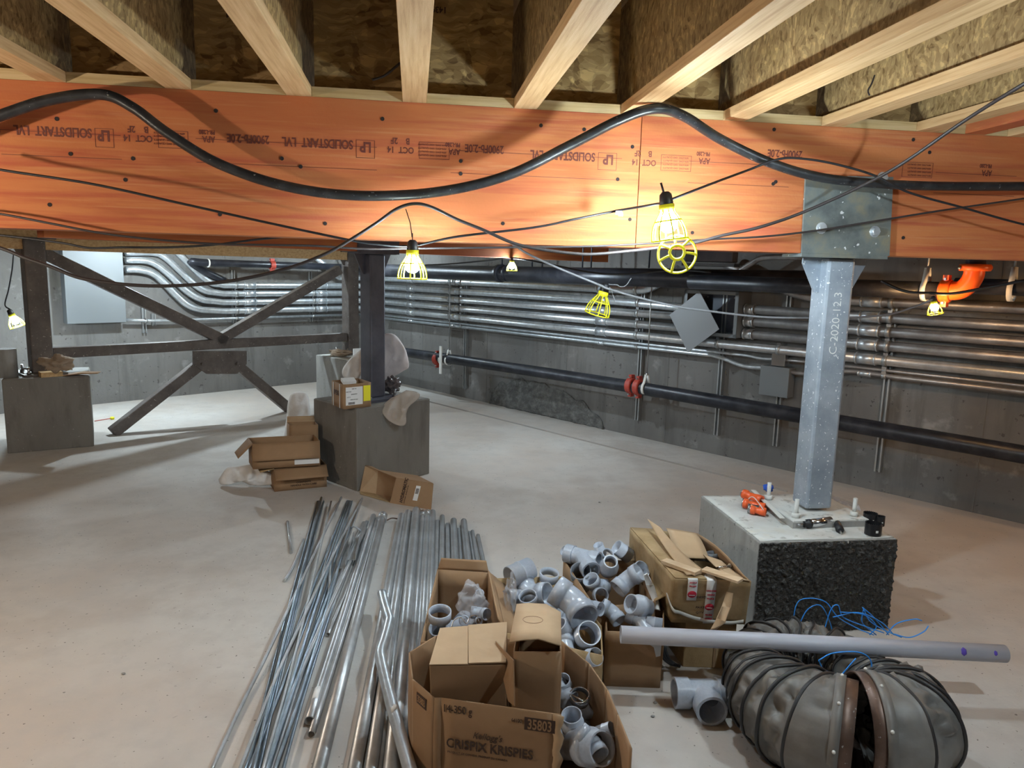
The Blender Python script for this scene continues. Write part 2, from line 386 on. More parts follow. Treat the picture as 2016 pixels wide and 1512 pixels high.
w = MB(); w.prism([Rw(0, 0, 0), Rw(9.5, 0, 0), Rw(9.5, -.25, 0), Rw(0, -.25, 0)], (0, 0, TOP)); structure(w.build('wall_right', m_wall, fr=frame(K, AR)))
dk = MB(); dk.box((0, 4, TOP + .012), (18, 18, .02)); structure(dk.build('ceiling', m_osb))
# saw-cut joint parallel to the right wall, its strip painting a soft shadow edge
w = MB(); w.bar(Rw(.2, .50, .001), Rw(6.3, .56, .001), .003, .022, V((0, 0, 1))); structure(w.build('trim_1', mat('saw_cut_shade', (.34, .31, .285), .9)))
# form-board seams of the walls
for i, (f, s) in enumerate([(Lw, .8), (Lw, 2.0), (Lw, 3.2), (Lw, 4.4), (Rw, 1.2), (Rw, 2.42), (Rw, 3.64), (Rw, 4.86), (Rw, 6.08), (Rw, 7.3)]):
    w = MB(); d = dL if f is Lw else dR; w.prism([f(s, 0, 0), f(s + .006, 0, 0), f(s + .006, .0025, 0), f(s, .0025, 0)], (0, 0, TOP)); structure(w.build('trim_%d' % (i + 2), m_wall))

# ---- main beam (local u along, v back, z up)
BA = 7.9
PC = V((1.314, 3.224, 0))             # centre of the near pedestal
BF = frame(PC - nrm(BA) * .12, BA)    # v = 0 is the beam's front face
def B(u, v, z): return BF @ V((u, v, z))
ZB, ZT, BT = 1.605, 2.12, .135
JU = (pl(1258, 350, B(0, 0, 0), BA) - B(0, 0, 0)).dot(dirv(BA))
def lvl(u0, u1, label):
    t = thing('lvl_beam', label, 'beam', BF @ M.Translation((u0, 0, ZB)), 'orange laminated beams')
    for k in range(3):
        MB().box(B((u0 + u1) / 2, .0225 + .045 * k, (ZB + ZT) / 2) * 1, (u1 - u0, .0443, ZT - ZB), rotz(BA)).build('ply', m_lvl, t, bev=.001)
    return t
b1 = lvl(-5.2, JU - .0015, 'long orange laminated beam left of the dark vertical butt joint')
b2 = lvl(JU + .0015, 3.6, 'orange laminated beam right of the dark vertical butt joint, resting on the blue-grey column')
def bu(px, py): return (pl(px, py, B(0, 0, 0), BA) - B(0, 0, 0)).dot(dirv(BA))
def bz(px, py): return pl(px, py, B(0, 0, 0), BA).z
for px, py in [(425, 218), (753, 234), (139, 303), (262, 312), (592, 328), (907, 317), (907, 342), (555, 312), (98, 403), (433, 422), (247, 354), (1065, 247), (1245, 289), (1216, 353), (1524, 255), (1798, 275), (1240, 432), (1363, 458), (1527, 358), (1522, 362), (112, 234), (1778, 468), (1150, 255), (1830, 300), (990, 500 - 60), (640, 440)]:
    p = pl(px, py, B(0, 0, 0), BA); u = bu(px, py)
    MB().cyl(p + nrm(BA) * .004, p - nrm(BA) * .0018, .0075, 10).build('screw_head', m_fastener, b1 if u < JU else b2)
# stamps, printed upside down
def stamp(body, px, py, size, w=1.0, bold=.0006):
    p = pl(px, py, B(0, 0, 0), BA); u = bu(px, py); p = p - nrm(BA) * .0004
    text(body, size, m_inkl, b1 if u < JU else b2, surf(p, -dirv(BA), -nrm(BA)), 'ink_stamp', bold, w=w)
def box_outline(px0, px1, pyt, h, th=.0016):
    p = pl(px0, pyt, B(0, 0, 0), BA); u0, u1 = bu(px0, pyt), bu(px1, pyt); z1 = p.z; z0 = z1 - h; m = MB()
    for (a, b, c, d) in [(u0, u1, z1 - th, z1), (u0, u1, z0, z0 + th), (u0, u0 + th, z0, z1), (u1 - th, u1, z0, z1)]:
        m.box(B((a + b) / 2, -.0002, (c + d) / 2), (b - a, .0008, d - c), rotz(BA))
    m.build('ink_stamp_box', m_inkl, b1 if u0 < JU else b2)
for (x1, y1, s) in [(180, 254, 1), (695, 277, 1), (1172, 302, 1)]:
    # text starts at its right end because it is rotated by half a turn
    stamp('SOLIDSTART  LVL', x1, y1, .046, .72, .0012)
    stamp('2900Fb-2.0E', x1 - 205 + (40 if x1 == 695 else 25), y1 - 4 - (10 if x1 > 1000 else 5), .042, .72, .001)
    for k, ln in enumerate(['APA', 'PR-L280']): stamp(ln, x1 - 292 + (26 if x1 != 695 else 20), y1 - 8 - 12 * k, .032 - .010 * k, .75)
    box_outline(x1 + 6, x1 + 43, y1 - 2, .066); stamp('LP', x1 + 36, y1 + 4, .052, .8, .002)
    stamp('OCT  14', x1 + 120, y1 + 14, .032, .85, .0008); stamp('B    2F', x1 + 112, y1 - 4, .032, .85, .0008)
    box_outline(x1 + 130, x1 + 190, y1 + 2, .062)
    for k in range(4): stamp('APA-EWS 1043 QUALITY', x1 + 184, y1 + 8 + 7 * k, .010, 1.0, 0)
for (x1, y1) in [(1420, 314), (1975, 338)]:
    stamp('APA', x1 - 22, y1 - 2, .034, .75); stamp('PR-L280', x1 - 22, y1 - 14, .022, .75)
for (x1, y1) in [(1580, 306), (2100, 343)]:
    stamp('2900Fb-2.0E', x1, y1 - 8, .042, .72, .001)
box_outline(1778, 1838, 318, .062)
for k in range(4): stamp('APA-EWS 1043 QUALITY', 1833, 324 + 7 * k, .010, 1.0, 0)
for a, b_, yy in [(0, 238, 0), (385, 742, 0), (888, 1226, 0), (1360, 1560, 0), (1850, 2010, 0)]:
    u0, u1 = bu(a, 270), bu(b_, 280)
    for zz in (1.868, 1.952):
        m = MB(); m.box(B((u0 + u1) / 2, -.0002, zz + .003 * ((u0 + 1.7))), (u1 - u0, .0008, .0018), rotz(BA)); m.build('ink_line', m_inkl, b1 if u0 < JU else b2)

# ---- I-joists over the beam, running toward the viewer
JH = TOP - ZT
ju0 = -1.70 - .089; SP = .425
def joist(u, label):
    t = thing('wooden_i_joist', label, 'joist', BF @ M.Translation((u + .0445, -4.6, ZT)), 'ceiling joists over the orange beam')
    L0, L1 = -4.6, 4.6
    def bx(uu, w_, z0, z1, v0, v1, nm, mt, bev=0):
        o = MB().box(BF @ V((uu, (v0 + v1) / 2, (z0 + z1) / 2)), (w_, v1 - v0, z1 - z0), rotz(BA)).build(nm, mt, t, bev=bev)
    bx(u + .0445, .089, ZT, ZT + .038, L0, L1, 'bottom_flange', m_lum, .0015)
    bx(u + .0445, .0105, ZT + .038, ZT + JH - .04, L0, L1, 'osb_web', m_osb)
    bx(u + .0445, .089, ZT + JH - .04, ZT + JH - .001, L0, L1, 'top_flange', m_lum)
jn = ['fifth joist left of the one straight ahead', 'fourth joist left of the one straight ahead', 'third joist left of the one straight ahead, at the upper left corner', 'second joist left of the one straight ahead', 'joist immediately left of the one straight ahead',
      'joist seen end-on straight ahead, its bottom edge vertical', 'joist immediately right of the one straight ahead', 'second joist right of the one straight ahead, above the black cable hump', 'third joist right of the one straight ahead',
      'fourth joist right of the one straight ahead, with a bent nail', 'fifth joist right of the one straight ahead', 'sixth joist right of the one straight ahead, beside the orange header', 'seventh joist right of the one straight ahead']
for k in range(-4, 7):
    joist(ju0 + SP * k, 'pale wooden I-joist, ' + jn[k + 5])
for k in range(-5, 8):
    u0 = ju0 + SP * k + .0895; u1 = u0 + SP - .09; uc = (u0 + u1) / 2
    side = {-1: 'holding black lettering', 0: 'with a grey wire stub'}.get(k, '')
    t = thing('blocking_panel', 'strand board blocking between joists, ' + ['five bays left of', 'four bays left of', 'three bays left of', 'two bays left of', 'immediately left of', 'immediately right of', 'two bays right of', 'three bays right of', 'four bays right of', 'five bays right of', 'six bays right of', 'seven bays right of', 'eight bays right of'][k + 5] + ' the joist straight ahead', 'blocking', BF @ M.Translation((uc, .02, ZT)), 'blocking panels between the joists')
    MB().box(B(uc, .0425, ZT + .019), (u1 - u0, .083, .037), rotz(BA)).build('bottom_strip', m_lumx, t, bev=.0015)
    MB().box(B(uc, .050, (ZT + .038 + TOP - .04) / 2), (u1 - u0 - .012, .011, JH - .08), rotz(BA)).build('osb_panel', m_osb, t)
    MB().box(B(uc, .0425, TOP - .0205), (u1 - u0, .083, .038), rotz(BA)).build('top_strip', m_lumx, t)
    if k == -2:
        for j, ln in enumerate(['ESR-', '1052  COM']):
            text(ln, .045, m_ink, t, surf(B(u1 - .02, .0438, ZT + .30 - .06 * (1 - j)), -dirv(BA), -nrm(BA)), 'ink_stamp', .001, w=.9)
    if k == 0:
        text('1439', .03, m_ink, t, surf(B(u1 - .26, .0438, ZT + .36), -dirv(BA), -nrm(BA)), 'ink_stamp', .001)
# orange header at the right edge above the beam
hu = bu(1903, 238)
m = MB(); m.box(B(hu + .045, -2.25, ZT + .15), (.09, 4.5, .298), rotz(BA))
tag(m.build('lvl_header', m_lvl), 'orange laminated joist at the upper right edge, among the pale ones', 'joist')
# bent nail in the joist flange, and wire stub
p = pl(1712, 168, B(0, -.5, 0), BA)

# ---- concrete pedestals
def pedestal(c, a, w_, h, mt, label, top=m_ped_top, front=None, d_=None):
    d_ = d_ or w_
    f = frame(c, a); t = thing('concrete_pedestal', label, 'pedestal', f, 'concrete column pedestals')
    b = MB(); b.box((0, 0, h / 2), (w_, d_, h)); b.build('pedestal_block', mt, t, bev=.006, local=True)
    g = []
    for i in range(19):
        row = []
        for j in range(19):
            x = (i / 18 - .5) * (w_ - .016); y = (j / 18 - .5) * (d_ - .016)
            row.append(V((x, y, h + .0015 + .0016 * NZ.noise(V((x, y, c[0])) * 14))))
        g.append(row)
    MB().sheet(g, .003).build('top_surface', top, t, local=True)
    if front:
        g = []
        n1, n2 = 150, 100
        for i in range(n1 + 1):
            row = []
            for j in range(n2 + 1):
                x = (i / n1 - .5) * w_; z = .002 + (h - .006) * j / n2
                q = V((x * 34, z * 30, 3)); e = max(0, NZ.noise(q * 1.5) - .12) * .026 + max(0, NZ.noise(q * 2.3 + V((9, 9, 9))) - .15) * .022
                row.append(V((x, -w_ / 2 - .002 - e, z)))
            g.append(row)
        MB().sheet(g, .004).build('rough_front_coating', front, t, local=True)
    return t
PW_ = .625
pedR = pedestal(PC, BA, PW_, .41, m_ped, 'concrete pedestal on the right with a rough black front face', front=m_tar_shaded)
mc = V((-1.026, 4.695, 0)) + dirv(47.5) * .32 - dirv(-42.5) * .26
pedM = pedestal((mc.x, mc.y, 0), 47.5, .64, .565, m_ped_dark, 'concrete pedestal in the middle with a labelled carton on its corner', top=m_ped_dark, d_=.52)
lc = V((-3.887, 5.414, 0)) + dirv(30) * .29 + nrm(30) * .29
pedL = pedestal((lc.x, lc.y, 0), 30, .58, .575, m_ped_dark, 'brown-grey concrete pedestal at the left edge', top=m_ped)
bc = V((-1.68, 7.66, 0))
pedB = pedestal((bc.x, bc.y, 0), 45.7, .60, .555, m_ped, 'far concrete pedestal behind the middle column', top=m_ped_top)

# ---- steel columns
def hollow_post(t, c, a, w_, z0, z1, mt, name='shaft'):
    o = MB().box((c.x, c.y, (z0 + z1) / 2), (w_, w_, z1 - z0), rotz(a)).build(name, mt, t, bev=.012); return o
cu = .095
cR = PC + dirv(BA) * cu; cR.z = 0
colR = thing('steel_column', 'blue-grey steel column on the right with chalk lettering, splashed with white', 'column', (cR.x, cR.y, .41), 'steel columns')
hollow_post(colR, cR, BA, .127, .46, ZB - .016, m_blue)
g = MB()
g.box(cR + V((0, 0, .435)), (.36, .34, .022), rotz(BA)); g.build('base_plate', m_ped_top, colR, bev=.002)
g = MB(); g.box(cR + V((0, 0, .425)) , (.37, .35, .03), rotz(BA)); g.build('grout_bed', m_ped, colR)
for sx, sy in ((-.145, -.125), (.135, -.125), (-.145, .13), (.135, .13)):
    q = cR + dirv(BA) * sx + nrm(BA) * sy
    bo = MB().cyl(q + V((0, 0, .446)), q + V((0, 0, .53)), .0095, 10).build('anchor_bolt', m_ped_top, colR)
    MB().cyl(q + V((0, 0, .447)), q + V((0, 0, .468)), .019, 6).build('nut', m_ped_top, bo)
su0, su1 = -.135, .255
g = MB(); g.box(B((su0 + su1) / 2, BT / 2, ZB - .008), (su1 - su0, BT + .03, .014), rotz(BA)); g.build('cap_plate', m_sadl, colR)
zt = pl(1670, 340, B(0, 0, 0), BA).z
g = MB()
g.prism([B(su0, -.003, ZB - .001), B(su1 + .01, -.003, ZB - .001), B(su1 - .01, -.003, zt - .01), B(su0 - .012, -.003, zt - .02)], nrm(BA) * -.010)
g.build('saddle_plate', m_sadl, colR, bev=.001)
g = MB(); g.box(B((su0 + su1) / 2, BT + .009, (ZB + zt) / 2), (su1 - su0, .010, zt - ZB), rotz(BA)); g.build('saddle_plate', m_sadl, colR)
for px, py in ((1617, 449), (1722, 456), (1737, 350)):
    p = pl(px, py, B(0, -.013, 0), BA); bo = MB().cyl(p, p - nrm(BA) * .016, .017, 6).build('bolt_head', m_galv, colR)
    MB().cyl(p + nrm(BA) * .001, p - nrm(BA) * .003, .024, 14).build('washer', m_galv, bo)
for s in (-1, 1):
    q = cR + dirv(BA) * s * .064
    g = MB(); g.prism([q + V((0, 0, ZB - .016)) - nrm(BA) * .005, q + dirv(BA) * s * .085 + V((0, 0, ZB - .016)) - nrm(BA) * .005, q + dirv(BA) * s * .085 + V((0, 0, ZB - .04)) - nrm(BA) * .005, q + dirv(BA) * s * .02 + V((0, 0, ZB - .165)) - nrm(BA) * .005, q + V((0, 0, ZB - .165)) - nrm(BA) * .005], nrm(BA) * .010)
    g.build('gusset_plate', m_blue, colR)
fz = cR - nrm(BA) * .0640
text('C-2020-12.3', .052, m_chalk, colR, surf(fz + V((0, 0, 1.17)) + dirv(BA) * .012, V((0, 0, 1)), -nrm(BA)), 'chalk_writing', -.0006, w=1.05)

cM = V((mc.x - .02, mc.y - .02, 0))
ZC2 = 1.60
def corner_column(c, a, w_, z0, z1, mt, label, cap=.30, gus=True):
    t = thing('steel_column', label, 'column', (c.x, c.y, z0), 'steel columns')
    hollow_post(t, c, a, w_, z0 + .02, z1 - .012, mt)
    MB().box(c + V((0, 0, z0 + .011)), (.30, .30, .018), rotz(a)).build('base_plate', mt, t)
    MB().box(c + V((0, 0, z1 - .006)), (cap, .16, .012), rotz(a)).build('cap_plate', mt, t)
    for sx in (-.11, .11):
        for sy in (-.11, .11):
            q = c + dirv(a) * sx + nrm(a) * sy; bo = MB().cyl(q + V((0, 0, z0 + .02)), q + V((0, 0, z0 + .075)), .009, 8).build('anchor_bolt', m_steel, t)
            MB().cyl(q + V((0, 0, z0 + .021)), q + V((0, 0, z0 + .038)), .017, 6).build('nut', m_steel, bo)
    if gus:
        for s in (-1, 1):
            q = c + dirv(a) * s * w_ / 2
            MB().prism([q + V((0, 0, z1 - .012)) - nrm(a) * .005, q + dirv(a) * s * .09 + V((0, 0, z1 - .012)) - nrm(a) * .005, q + dirv(a) * s * .02 + V((0, 0, z1 - .15)) - nrm(a) * .005, q + V((0, 0, z1 - .15)) - nrm(a) * .005], nrm(a) * .010).build('gusset_plate', mt, t)
    return t
p = yp(734, 700, cM.y); cM.x = p.x
colM = corner_column(cM, 47.5, .127, .567, ZC2, m_dark, 'dark steel column on the middle pedestal, behind the lit cage lamp')
g = MB(); g.box(cM + V((0, 0, ZC2 + .12)) - nrm(45.7) * .075, (.34, .012, .26), rotz(45.7)); g.build('saddle_plate', m_dark, colM)
cL = V((-3.80, 5.75, 0)); cL.x = yp(72, 600, 5.75).x
BA2 = 45.7
colL = corner_column(cL, BA2, .150, .577, 1.66, m_brown, 'brown steel column on the left pedestal')
cB = V((0, 7.85, 0)); cB.x = yp(690, 620, 7.85).x
colB = corner_column(cB, BA2, .135, .557, 1.66, m_brown, 'dark steel column on the far pedestal, right end of the cross bracing')
# ---- cross brace frame
dB = (cB - cL).normalized(); aB = math.degrees(math.atan2(dB.y, dB.x)); nB = nrm(aB)
def fp(px, py, off=0.0): return pl(px, py, cL + nB * off, aB)
brace = thing('steel_cross_brace', 'brown steel X-bracing with a middle bar and gusset, between the left and far columns', 'brace', (fp(430, 720).x, fp(430, 720).y, 0))
def brc(a, b, w_=.10, nm='diagonal_brace', off=0.0, th=.09):
    MB().bar(a + nB * off, b + nB * off, w_, th, nB).build(nm, m_brown, brace, bev=.008)
hz = fp(430, 677).z
brc(cL + dB * .075 + V((0, 0, hz)), cB - dB * .068 + V((0, 0, hz)), .09, 'horizontal_bar')
gc = fp(428, 700)
brc(fp(82, 498), fp(445, 672, 0), .098, off=0); brc(fp(425, 672), fp(668, 530), .092)
f1 = fp(222, 866); f1.z = .02; f2 = fp(572, 826); f2.z = .02
brc(f1, fp(400, 712), .095); brc(f2, fp(458, 712), .095)
g = MB(); q0 = [fp(375, 690), fp(481, 690), fp(481, 715), fp(462, 735), fp(402, 735), fp(375, 715)]
g.prism([p - nB * .052 for p in q0], nB * .012); g.build('gusset_plate', m_brown, brace)
for px, py in ((397, 716), (466, 715)):
    p = fp(px, py, -.05); MB().cyl(p + nB * .01, p - nB * .03, .012, 8).build('bolt_head', m_brown, brace)
# ---- second orange beam behind, over the middle column
d45 = dirv(BA2); n45 = nrm(BA2)
q0 = cM + V((0, 0, 0))
t = thing('lvl_beam', 'orange laminated beam crossing behind the near one, over the middle column', 'beam', M.Translation(q0 - d45 * 3.6 + V((0, 0, ZC2 + .002))) @ M.Rotation(math.radians(BA2), 4, 'Z'), 'orange laminated beams')
for k in (-1, 0, 1):
    MB().bar(q0 - d45 * 1.98 + n45 * .045 * k + V((0, 0, ZC2 + .26)), q0 + d45 * 3.9 + n45 * .045 * k + V((0, 0, ZC2 + .26)), .515, .0443, n45).build('ply', m_lvl, t)
# timber beam on the cross brace
t0 = cL - dB * 2.2; t1 = cB + dB * .4
tbz = fp(400, 503).z
m = MB(); m.bar(t0 + V((0, 0, tbz + .12)), t1 + V((0, 0, tbz + .12)), .235, .10, nB)
tag(m.build('timber_beam', m_lum), 'golden timber beam on top of the cross-braced columns, far left', 'beam')

# ================================================ CONDUITS AND PIPES ON THE WALLS
CZ = [1.354, 1.247, 1.151, 1.053, .953]; RC = .036
OFF = .095
sEndL = -(wl(440, 600, OFF) - K).dot(dL)                       # where the straight run starts on the left wall
sJ0, sJ1 = sR(1345, 620, .2), sR(1452, 620, .2)               # sides of the junction box
def coupling(t, p, d, r, L_=.10):
    d = d.normalized(); o = MB().tube([p - d * L_ / 2, p + d * L_ / 2], r * 1.13, 16).build('coupling', m_galv, t)
    for s in (-.5, .5): MB().tube([p + d * (s * L_ - .006), p + d * (s * L_ + .006)], r * 1.22, 16).build('set_screw_collar', m_galv, o)
def strapc(t, p, d, r):
    MB().tube([p - d * .015, p + d * .015], r * 1.17, 16).build('strut_clamp', m_strut, t)
    MB().box(p + V((0, 0, r * 1.2)) + nR * .012, (.016, .03, .022), rotz(45)).build('strut_clamp_screw', m_chrome, t)
strutR = [sR(920, 700), sR(1265, 700), sR(1425, 700), sR(1545, 700), sR(1755, 700)]
strutL = [sL(458, 600), sL(609, 600)]
coupR = [sR(822, 590), sR(905, 600), sR(1198, 640)]
names = ['topmost of five', 'second of five', 'middle of five', 'fourth of five', 'lowest of five']
cornerp = lambda z: smooth_pts([Lw(.55, OFF, z), Lw(.32, OFF, z), Lw(.2, OFF + .03, z), (Lw(.2, OFF + .03, z) + Rw(.2, OFF + .03, z)) / 2 + (nL + nR) * -.012, Rw(.2, OFF + .03, z), Rw(.32, OFF, z), Rw(.55, OFF, z)], 3)
bends = {4: [(247, 531), (272, 531), (300, 538), (322, 556), (345, 580), (368, 600), (392, 609), (418, 611)],
         3: [(247, 512), (285, 513), (308, 521), (332, 540), (352, 560), (375, 579), (398, 590), (420, 593)],
         2: [(247, 497), (300, 497.5), (322, 505), (345, 525), (366, 545), (386, 563), (405, 573), (424, 576)],
         1: [(247, 478), (322, 482), (340, 490), (362, 510), (384, 532), (402, 548), (418, 558), (434, 560)]}
for i, z in enumerate(CZ):
    lab = 'shiny steel conduit, ' + names[i]
    # left wall to junction box
    if i == 0: pts = [Lw(.9, OFF, 1.62), Lw(.75, OFF, 1.50), Lw(.62, OFF, 1.40)] + cornerp(z)
    else:
        b = smooth_pts([wl(px, py, OFF) for px, py in bends[i]], 3)
        pts = b + [Lw(sEndL, OFF, z)] + cornerp(z)
    if i == 0:
        s1 = sR(1250, 590, OFF); pts += smooth_pts([Rw(s1, OFF, z), Rw(s1 + .12, OFF, z + .015), Rw(s1 + .25, OFF, z + .07), Rw(s1 + .45, OFF, z + .2)], 4)
    elif i == 1: pts += smooth_pts([Rw(sJ0 - .9, OFF, z), Rw(sJ0 - .6, OFF, z - .005), Rw(sJ0 - .1, OFF, z - .02), Rw(sJ0 + .02, OFF, z - .02)], 3)
    elif i == 4: pts.append(Rw(9.2, OFF, z))
    else: pts.append(Rw(sJ0 + .02, OFF, z))
    t = thing('steel_conduit', lab + (' large ones, left of the open junction box' if i < 4 else ' large ones, passing below the open junction box'), 'conduit', (pts[len(pts) // 2] * 1), 'large steel conduits on the walls')
    MB().tube(pts, RC, 14).build('conduit_pipe', m_galv, t)
    if i:
        for s in (strutL[0] - .17, strutL[1] - .12): coupling(t, Lw(s, OFF, z), dL, RC, .13)
        for s in strutL: strapc(t, Lw(s, OFF, z), dL, RC)
    for s in coupR: coupling(t, Rw(s, OFF, z), dR, RC, .12)
    for k, s in enumerate(strutR):
        if (i < 4 and s > sJ0 - .05) or (k > 2 and i < 4): continue
        if i == 0 and k == 1: strapc(t, Rw(s - .03, OFF, z), dR, RC); continue
        strapc(t, Rw(s, OFF, z), dR, RC)
    if i == 4: coupling(t, Rw(strutR[4] - .13, OFF, z), dR, RC, .13)
for i, z in enumerate(CZ[:4]):
    if i == 0:
        s0 = sR(1555, 560, OFF); pts = smooth_pts([Rw(s0 - .55, OFF, 1.60), Rw(s0 - .25, OFF, z + .13), Rw(s0 + .05, OFF, z + .035), Rw(s0 + .25, OFF, z)], 4) + [Rw(9.2, OFF, z)]
    else: pts = [Rw(sJ1 - .02, OFF, z), Rw(9.2, OFF, z)]
    t = thing('steel_conduit', 'grey steel conduit, ' + names[i] + ' counted downwards, right of the open junction box', 'conduit', pts[-1], 'large steel conduits on the walls')
    MB().tube(pts, RC, 14).build('conduit_pipe', m_dull, t)
    if i: coupling(t, Rw(sJ1 + .05, OFF, z), dR, RC, .07)
    coupling(t, Rw(strutR[4] - .13, OFF, z), dR, RC, .13); strapc(t, Rw(strutR[4], OFF, z), dR, RC)
# slim conduits
t = thing('slim_conduit', 'thin steel conduit just under the five large ones, from corner to bare metal outlet box', 'conduit', Rw(1.5, OFF, .882), 'slim steel conduits')
pts = [Rw(.5, OFF, .876), Rw(sR(1420, 690, OFF), OFF, .882)] + smooth_pts([wr(1440, 697, OFF), wr(1470, 700, OFF), wr(1500, 706, OFF), wr(1526, 707, OFF)], 3)
MB().tube(pts, .0115, 10).build('conduit_pipe', m_galv, t)
t = thing('slim_conduit', 'thin steel conduit right of the bare metal outlet box', 'conduit', Rw(5, OFF, .882), 'slim steel conduits')
MB().tube([wr(1545, 709, OFF), wr(1580, 712, OFF), Rw(sR(1690, 720, OFF), OFF, .885), Rw(9.2, OFF, .885)], .012, 10).build('conduit_pipe', m_dull, t)
for s in strutR[4:]: strapc(t, Rw(s, OFF, .885), dR, .013)
t = thing('slim_conduit', 'lowest steel conduit on the right wall, dipping into the small grey box', 'conduit', Rw(1.5, OFF, .845), 'slim steel conduits')
pts = [Rw(.5, OFF, .838), Rw(sR(1385, 700, OFF), OFF, .85)] + smooth_pts([wr(1400, 699, OFF), wr(1425, 706, OFF), wr(1455, 718, OFF), wr(1480, 723, OFF), wr(1506, 724, OFF)], 3)
MB().tube(pts, .0165, 12).build('conduit_pipe', m_galv, t)
for s in strutR[:2]: strapc(t, Rw(s, OFF, .845), dR, .017)
for s in coupR: coupling(t, Rw(s, OFF, .845), dR, .0165, .06)
t = thing('slim_conduit', 'steel conduit leaving the small grey box behind the blue-grey column', 'conduit', Rw(5, OFF, .845), 'slim steel conduits')
pts = smooth_pts([wr(1550, 731, OFF), wr(1585, 736, OFF), wr(1640, 736, OFF), wr(1665, 731, OFF), wr(1700, 733, OFF)], 3) + [Rw(sR(1760, 740, OFF), OFF, .846), Rw(9.2, OFF, .846)]
MB().tube(pts, .0175, 12).build('conduit_pipe', m_dull, t)
coupling(t, Rw(strutR[4] - .13, OFF, .846), dR, .0175, .08); strapc(t, Rw(strutR[4], OFF, .846), dR, .018)
t = thing('slim_conduit', 'slim steel conduit under the curved conduits on the left wall', 'conduit', Lw(1.5, OFF, .864), 'slim steel conduits')
MB().tube([wl(247, 630, OFF), Lw(sL(300, 628, OFF), OFF, .865), Lw(.22, OFF, .866)], .017, 12).build('conduit_pipe', m_galv, t)
for s in strutL + [sL(281, 630)]: strapc(t, Lw(s, OFF, .865), dL, .017)

# strut channels
def strut(P, d, n, z0, z1, label):
    t = thing('strut_channel', label, 'wall strut', P + V((0, 0, z0)), 'wall strut channels')
    g = MB(); c = P + V((0, 0, (z0 + z1) / 2)); a = math.degrees(math.atan2(d.y, d.x)); h = z1 - z0
    g.box(c + n * .004, (.041, .004, h), rotz(a))
    for s in (-1, 1):
        g.box(c + n * .022 + d * .0195 * s, (.003, .038, h), rotz(a)); g.box(c + n * .041 + d * .0145 * s, (.010, .003, h), rotz(a))
    g.build('channel', m_strut, t)
ys = [765, 828, 858, 880, 932]
lbs = ['leftmost strut on the right wall, behind the white clamp', 'strut on the right wall behind the twin red clamps', 'strut under the hanging grey cover plate', 'strut below the small grey box', 'strut right of the blue-grey column']
for k, s in enumerate(strutR):
    px = [920, 1265, 1425, 1545, 1755][k]; z0 = wr(px, ys[k]).z
    strut(Rw(s, 0, 0), dR, nR, z0, 1.47 if k != 3 else .70, 'galvanised vertical channel, ' + lbs[k])
t = strut(Rw(sR(1558, 590), 0, 0), dR, nR, wr(1558, 606).z, 1.5, 'short galvanised channel high on the wall left of the blue-grey column')
for k, s in enumerate(strutL): strut(Lw(s, 0, 0), dL, nL, .80 if k == 0 else .79, 1.42, 'galvanised vertical channel on the left wall, ' + ('at the end of the conduit bends' if k == 0 else 'midway along the straight run'))
for px, y0, y1 in ((281, 655, 600), (300, 641, 618)):
    strut(Lw(sL(px), 0, 0), dL, nL, wl(px, y0).z, wl(px, y1).z, 'short dark strut piece on the left wall, ' + ('longer one beside the enclosure' if px < 290 else 'shorter one right of its neighbour'))

# lower black fire pipe
OP = .25; ZP = .492
P0 = Rw(.25, OP, ZP - .02); P1 = Rw(9.2, OP, ZP + .0)
t = thing('fire_pipe', 'long black iron pipe low along the right wall, with red clamps', 'pipe', Rw(4, OP, ZP), 'black iron pipes')
spts = [Rw(.25, OP, .455), Rw(2.5, OP, .488), Rw(4.2, OP, .508), Rw(6, OP, .502), Rw(9.2, OP, .48)]
MB().tube(smooth_pts(spts, 3), .056, 20).build('pipe_body', m_blackpipe, t)
def clampr(t, p, d, r, mt=m_redcl):
    o = MB().tube([p - d * .028, p - d * .026, p - d * .012, p, p + d * .012, p + d * .026, p + d * .028], [r * 1.08, r * 1.28, r * 1.32, r * 1.22, r * 1.32, r * 1.28, r * 1.08], 18).build('pipe_clamp', mt, t)
    for s in (-1, 1):
        q = p + V((0, 0, s * r * 1.35)); MB().box(q, (.03, .05, .045), rotz(AR)).build('clamp_lug', mt, o); MB().cyl(q - nR * .045, q + nR * .045, .007, 8).build('clamp_bolt', m_steel, o)
def onpipe(px, py):
    s = sR(px, py, OP); z = wr(px, py, OP).z; return Rw(s, OP, z)
for px, py in ((862, 707), (1243, 759), (1258, 762)): clampr(t, onpipe(px, py), dR, .056)
MB().tube([onpipe(872, 708) - dR * .02, onpipe(872, 708) + dR * .02], .062, 18).build('white_collar', m_strap, t)
